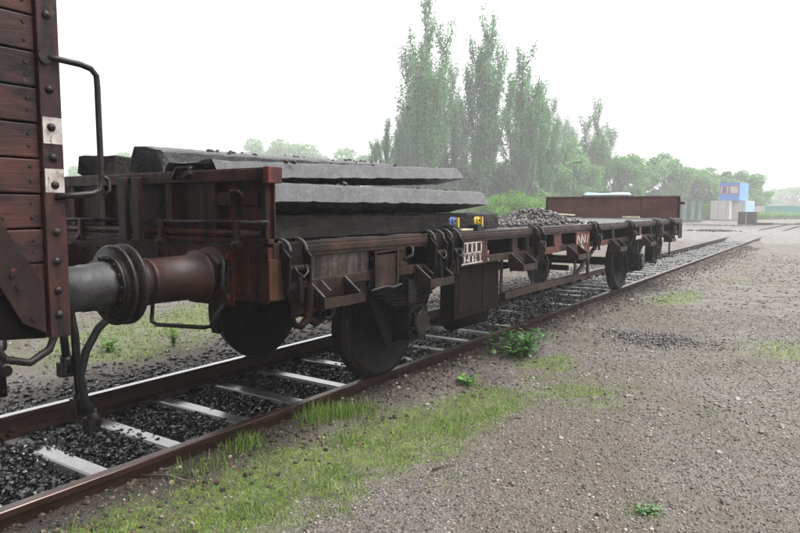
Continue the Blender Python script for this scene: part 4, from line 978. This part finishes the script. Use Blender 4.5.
def tree(name, label, cat, gen, mat, group):
    th = thing(name, label, cat, (0, 0, 0), group)
    t = obj('trunk', gen[0], 'bark', None, fix=False); t.parent = th
    c = obj_np('crown', gen[1][0], gen[1][1], mat, th)
    return th
def put(th, u, dep, rot, sc, label=None, first=False):
    o = th if first else dup(th); x, y = spot(u, dep)
    o.location = (x, y, -.15); o.rotation_euler.z = rot
    o.scale = sc if isinstance(sc, tuple) else (sc, sc, sc)
    if label: o['label'] = label
    return o
GP = 'tall poplars behind the wagon'
pa = tree('poplar_tree', 'tallest poplar, left of the trio, its top cut by the picture edge', 'tree', poplar_mesh(25, 3.4, 25000, .145, 51), 'poplar', GP)
pb = tree('poplar_tree', 'poplar in the middle of the row with a pointed top below the picture edge', 'tree', poplar_mesh(24, 3.1, 23000, .145, 52), 'poplar', GP)
pc = tree('poplar_tree', 'broad right poplar of the row with a sloping right shoulder', 'tree', poplar_mesh(21, 3.5, 23000, .145, 53), 'poplar', GP)
put(pa, 425, 74, .3, (1.05, 1.05, 1.06), None, True)
put(pb, 484, 76, 1.0, (1.0, 1.0, 1.03), None, True)
put(pc, 520, 78, 2.0, 1.0, None, True)
put(pa, 452, 82, 2.4, (.85, .85, .80), 'thin paler poplar between the tallest one and the middle one')
put(pb, 539, 80, 4.0, (.9, .9, .72), 'shorter poplar leaning on the right side of the broad one')
put(pc, 386, 76, 1.1, (.6, .6, .57), 'small poplar standing alone at the left end of the row')
put(pa, 595, 96, 3.4, (.95, .95, .72), 'separate poplar right of the row above the far end board')
put(pb, 562, 112, 5.0, (.9, .9, .74), 'faint slim poplar behind between the row and the separate one')
put(pc, 408, 80, 5.2, (.75, .75, .80), 'poplar with a lower crown just left of the tallest one')
GB = 'leafy trees at the edge of the yard'
ba = tree('broadleaf_tree', 'light green tree with a rounded top between the poplars and the lone poplar', 'tree', broad_mesh(11, 4.2, 8000, .26, 61, .05), 'leaf', GB)
bb_ = tree('broadleaf_tree', 'light green tree right of the lone poplar', 'tree', broad_mesh(10, 4.6, 8000, .26, 62, .06), 'leaf', GB)
bc = tree('bush', 'bright green bush just beyond the rubble heap', 'bush', broad_mesh(2.6, 2.0, 9000, .075, 63, .0, 40), 'bush', 'bushes behind the wagon')
put(ba, 560, 90, 0, (1.0, 1.0, 1.06), None, True); put(bb_, 618, 98, 1, (1, 1, 1.0), None, True); put(bc, 512, 46, 0, (1, 1, 1), None, True)
for u, dep, rot, sc, lab, src in (
    (578, 93, 2.0, (.8, .8, .95), 'slim green tree close to the left of the lone poplar', ba),
    (642, 106, .5, (.95, .95, .92), 'first tree of the low row right of the poplars', bb_),
    (664, 108, 2.2, (1.0, 1.0, 1.02), 'highest tree in the low row above the grey hut', ba),
    (688, 112, 3.1, (1.05, 1.05, .92), 'tree of the low row above the turquoise box', bb_),
    (708, 114, 4.4, (1.0, 1.0, .82), 'low tree just left of the blue site office', ba),
    (735, 120, 5.0, (.95, .95, .86), 'tree rising behind the blue site office', bb_),
    (754, 126, 1.8, (.7, .7, .62), 'small tree right of the blue site office', ba),
    (400, 84, 1.0, (.9, .9, .62), 'green tree under the tallest poplar at the left', bb_),
    (448, 86, 2.0, (1.0, 1.0, .70), 'green tree filling the gap under the thin poplar', ba),
    (500, 88, 3.0, (1.1, 1.1, .72), 'green tree behind the foot of the middle poplar', bb_),
    (536, 86, 4.0, (1.0, 1.0, .85), 'green tree behind the foot of the broad poplar', ba),
    (420, 83, 3.3, (1.1, 1.1, .80), 'green tree at the foot of the tallest poplar', ba),
    (470, 84, 4.6, (1.1, 1.1, .78), 'green tree between the feet of the tallest and middle poplars', bb_),
    (516, 83, 5.6, (1.1, 1.1, .82), 'green tree in front of the foot of the broad poplar', bb_),
    (98, 186, .4, (2.2, 2.2, 1.44), 'faint tree at the far left behind the grab rail', bb_),
    (140, 198, 1.4, (2.2, 2.2, 1.89), 'faint tree above the left end of the load', ba),
    (185, 207, 2.4, (2.2, 2.2, 1.75), 'faint tree hidden low behind the left of the load', bb_),
    (262, 201, 3.4, (2.2, 2.2, 2.15), 'faint tree peeping over the middle of the load', ba),
    (296, 195, 4.4, (2.2, 2.2, 2.18), 'faint tree peeping over the load nearest the poplars', bb_),
    (345, 170, 5.4, (2.2, 2.2, 1.58), 'faint tree left of the small lone poplar', ba),
    (792, 230, 1.0, (1.9, 1.9, 1.0), 'very faint tree in the mist at the right edge', bb_)):
    put(src, u, dep, rot, sc, lab)
for u, dep, rot, sc, lab in ((490, 50, 1, (.8, .8, .9), 'bright bush partly behind the end of the lowest beam'), (535, 50, 2, (.9, .9, .9), 'bright bush left of the far end board'), (560, 62, 3, (1.1, 1.1, .9), 'bush behind the left part of the far end board'), (395, 62, 4, (1.1, 1.1, 1.1), 'bush at the foot of the small lone poplar'), (440, 60, 2.7, (1.2, 1.2, 1.0), 'bush behind the overhanging upper slab'), (610, 72, 4, (1.2, 1.2, 1.0), 'bush behind the right part of the far end board'), (640, 80, 5, (1.3, 1.3, 1.1), 'bush above the right end of the far end board'), (668, 86, 1, (1.4, 1.4, 1.1), 'bush left of the grey green hut'), (712, 92, .4, (1.3, 1.3, .9), 'bush between the turquoise box and the white container'), (762, 100, .4, (1.5, 1.5, .45), 'low scrub in front of the white shed'), (785, 104, 2.4, (2.0, 2.0, .4), 'low scrub in front of the long turquoise container')):
    put(bc, u, dep, rot, sc, lab)

# lamp posts
def lamp_post(u, dep, h, lab, heads):
    x, y = spot(u, dep); p = thing('lamp_post', lab, 'lamp post', (x, y, -.15), 'thin lamp posts among the trees')
    obj('pole', MB().cyl((x, y, -.15), (x, y, h), .09, .05, 8), 'pole', p)
    obj('lamp_head', MB().bar((x - .1, y, h), (x + .75, y + .4, h + .06), .28, .14) if heads else MB().box(x - .15, x + .15, y - .15, y + .15, h, h + .25), 'pole', p, .02)
lamp_post(408, 58, 10.2, 'thin tall pole in front of the left poplars', False)
lamp_post(572, 66, 6.1, 'thin lamp post with an arm in front of the light green tree', True)

# ------------------------------------------------------------------ far yard
def facing(o, u, dep, z, rot):
    x, y = spot(u, dep); o.location = (x, y, z)
    o.rotation_euler.z = YAW - math.atan((u - 400) / 644.84) + rot
def container(name, label, cat, w, d, h, front, side, group=None, doors=2, windows=()):
    """front face at local y=0 looking towards -y, body behind it"""
    t = thing(name, label, cat, (0, 0, 0), group); L = lambda n, mb, m, p, b=0: setattr(obj(n, mb, m, None, b), 'parent', p)
    L('body', MB().box(-w / 2, w / 2, .03, d, 0.06, h - .06), side, t)
    fr = MB()
    for x in (-w / 2, w / 2 - .12): fr.box(x, x + .12, 0, .12, 0, h)
    fr.box(-w / 2 + .12, w / 2 - .12, 0, .12, h - .14, h).box(-w / 2 + .12, w / 2 - .12, 0, .12, 0, .16)
    fr.box(-w / 2 - .005, w / 2 + .005, .12, d + .005, h - .058, h)
    L('frame', fr, front, t)
    for k in range(doors):
        a = -w / 2 + .14 + k * (w - .28) / doors; b = a + (w - .28) / doors - .03
        dr = obj('door', MB().box(a, b, .005, .028, .18, h - .16), front, None); dr.parent = t
        lr = obj('lock_bar', MB().cyl((b - .2, -.012, .25), (b - .2, -.012, h - .22), .016, n=6), 'pole', None); lr.parent = dr
    for (a, b, c, e, pm_) in windows:
        wf = MB().box(a, b, -.03, .025, c, c + .09).box(a, b, -.03, .025, e - .09, e).box(a, a + .09, -.03, .025, c + .09, e - .09).box(b - .09, b, -.03, .025, c + .09, e - .09)
        f = obj('window', wf, 'frame_red', None); f.parent = t
        p = obj('pane', MB().box(a + .091, b - .091, .0, .022, c + .091, e - .091), pm_, None); p.parent = f
        if pm_ == 'pane_dark':
            q = obj('window_sash', MB().box(a + .10, a + .22, -.02, -.001, c + .1, e - .1).box(b - .22, b - .10, -.02, -.001, c + .1, e - .1), 'box_white', None); q.parent = f
    return t
ZC = .02
c1 = container('shipping_container', 'off-white container left of the one under the blue office', 'container', 2.35, 6, 2.55, 'box_white', 'box_white', 'stacked containers', 2)
facing(c1, 718.6, 88, ZC, -.2)
c2 = container('shipping_container', 'container with white front and blue side under the blue office', 'container', 2.2, 6, 2.55, 'box_white', 'box_grey', 'stacked containers', 1)
facing(c2, 735.0, 88.6, ZC, -.2)
c3 = container('site_office', 'bright blue site office with two red framed windows on top of a white container', 'site office', 2.55, 6, 2.45, 'box_blue', 'box_blue', None, 0, ((-1.1, -.1, .95, 2.0, 'pane_dark'), (.08, 1.12, .95, 2.0, 'box_white')))
facing(c3, 727.0, 88.4, ZC + 2.56, -.2)
obj('wall_panel', MB().box(-1.15, 1.15, .004, .028, .17, 2.3), 'box_blue', None).parent = c3
cab = container('yard_hut', 'tall grey green hut with pale panels behind the far end of the wagon', 'hut', 2.2, 2.6, 2.6, 'cab', 'cab', None, 0)
facing(cab, 690.5, 74, -.02, .2)
for k, (m, a, b) in enumerate((('cab_pale', -.96, -.52), ('cab', -.50, -.12), ('cab_pale', -.10, .32), ('cab', .34, .66), ('cab_pale', .68, .97))):
    p = obj('hut_panel', MB().box(a, b, .004, .028, .2, 2.4), m, None); p.parent = cab
tq = container('turquoise_box', 'small turquoise box between the grey hut and the white container', 'container', 1.6, 3, 1.9, 'turq', 'turq', None, 1); facing(tq, 706, 96, -.0, .1)
sh = container('long_container', 'long turquoise container at the right edge of the yard', 'container', 6.6, 2.5, 2.1, 'turq', 'turq', None, 5); facing(sh, 783, 118, -.05, -.15)
wt = container('shed', 'low white shed left of the long turquoise container', 'shed', 2.6, 3, 2.0, 'box_white', 'box_white', None, 2); facing(wt, 755, 112, -.05, .1)
# bundle of timbers on the paving
x, y = spot(746, 62)
bd = thing('timber_bundle', 'dark strapped bundle of old timbers standing on the paving', 'timber bundle', (x, y, -.05))
for i in range(5):
    for j in range(5):
        obj('timber', MB().box(x - .78 + i * .315, x - .78 + i * .315 + .30, y + RND.uniform(-.05, .05), y + 1.2, -.05 + j * .25, -.05 + j * .25 + .235), 'debris', bd)
obj('strap', MB().box(x - .1, x - .05, y - .075, y - .062, -.05, 1.22), 'white', bd)
setp(obj('loose_timber', MB().bar((x + .55, y - .3, .06), (x + 2.1, y + .6, .06), .30, .22).bar((x + .7, y - .7, .04), (x + 1.9, y - .1, .05), .26, .2), 'debris', None), label='loose dark timbers lying right of the strapped bundle', category='timber')
def debris(u, dep, n, sx, sy, smax, lab):
    cx, cy = spot(u, dep); r = np.random.default_rng(int(u)); X = r.normal(cx, sx, n); Yy = r.normal(cy, sy, n)
    V, F = stones(np.stack([X, Yy, ground_z(X, Yy) + .05], 1), r.uniform(.05, smax, n), r, .5)
    setp(obj_np('debris_pile', V, F, 'debris'), kind='stuff', label=lab, category='debris')
debris(713, 43.5, 160, .65, .7, .15, 'flat dark pile of debris beside the far rail')
debris(786, 66, 120, .9, .5, .2, 'low debris pile near the right edge beyond the crossing')
debris(705, 62, 120, 1.6, .5, .14, 'low dark rubble line in front of the grey hut')
# tarpaulin covered stack beyond the wagon
x, y = spot(606, 40); cs = thing('covered_stack', 'stack under a pale blue tarpaulin behind the far end board', 'covered stack', (x, y, -.15))
mb = MB(); vs = []; NXs, NYs = 14, 6; r = random.Random(3)
for j in range(NYs):
    for i in range(NXs): vs.append((x - 1.5 + 3.0 * i / (NXs - 1) , y - .6 + 1.2 * j / (NYs - 1), (2.43 + .035 * math.sin(i * .8) + r.uniform(-.015, .015)) if 0 < j < NYs - 1 and 0 < i < NXs - 1 else 2.0))
mb.add(vs, [(j * NXs + i, j * NXs + i + 1, (j + 1) * NXs + i + 1, (j + 1) * NXs + i) for j in range(NYs - 1) for i in range(NXs - 1)], True)
obj('tarpaulin', mb, 'cover', cs, fix=False)
obj('pallet_stack', MB().box(x - 1.42, x + 1.42, y - .52, y + .52, -.15, 2.3), 'debris', cs)

# ------------------------------------------------------------------ drizzle haze
hz = MB().box(-720, 720, -720, 720, -1.4, 31)
m = bpy.data.materials.new('drizzle_haze'); m.use_nodes = True; nt = m.node_tree; nt.nodes.clear()
pv = nt.nodes.new('ShaderNodeVolumePrincipled'); ou = nt.nodes.new('ShaderNodeOutputMaterial')
pv.inputs['Color'].default_value = (.97, .98, .99, 1); pv.inputs['Density'].default_value = .0019; pv.inputs['Anisotropy'].default_value = 0.0
nt.links.new(pv.outputs[0], ou.inputs['Volume']); MT['haze'] = m
setp(obj('haze', hz, 'haze', None), kind='stuff', label='pale drizzle haze over the yard', category='haze')
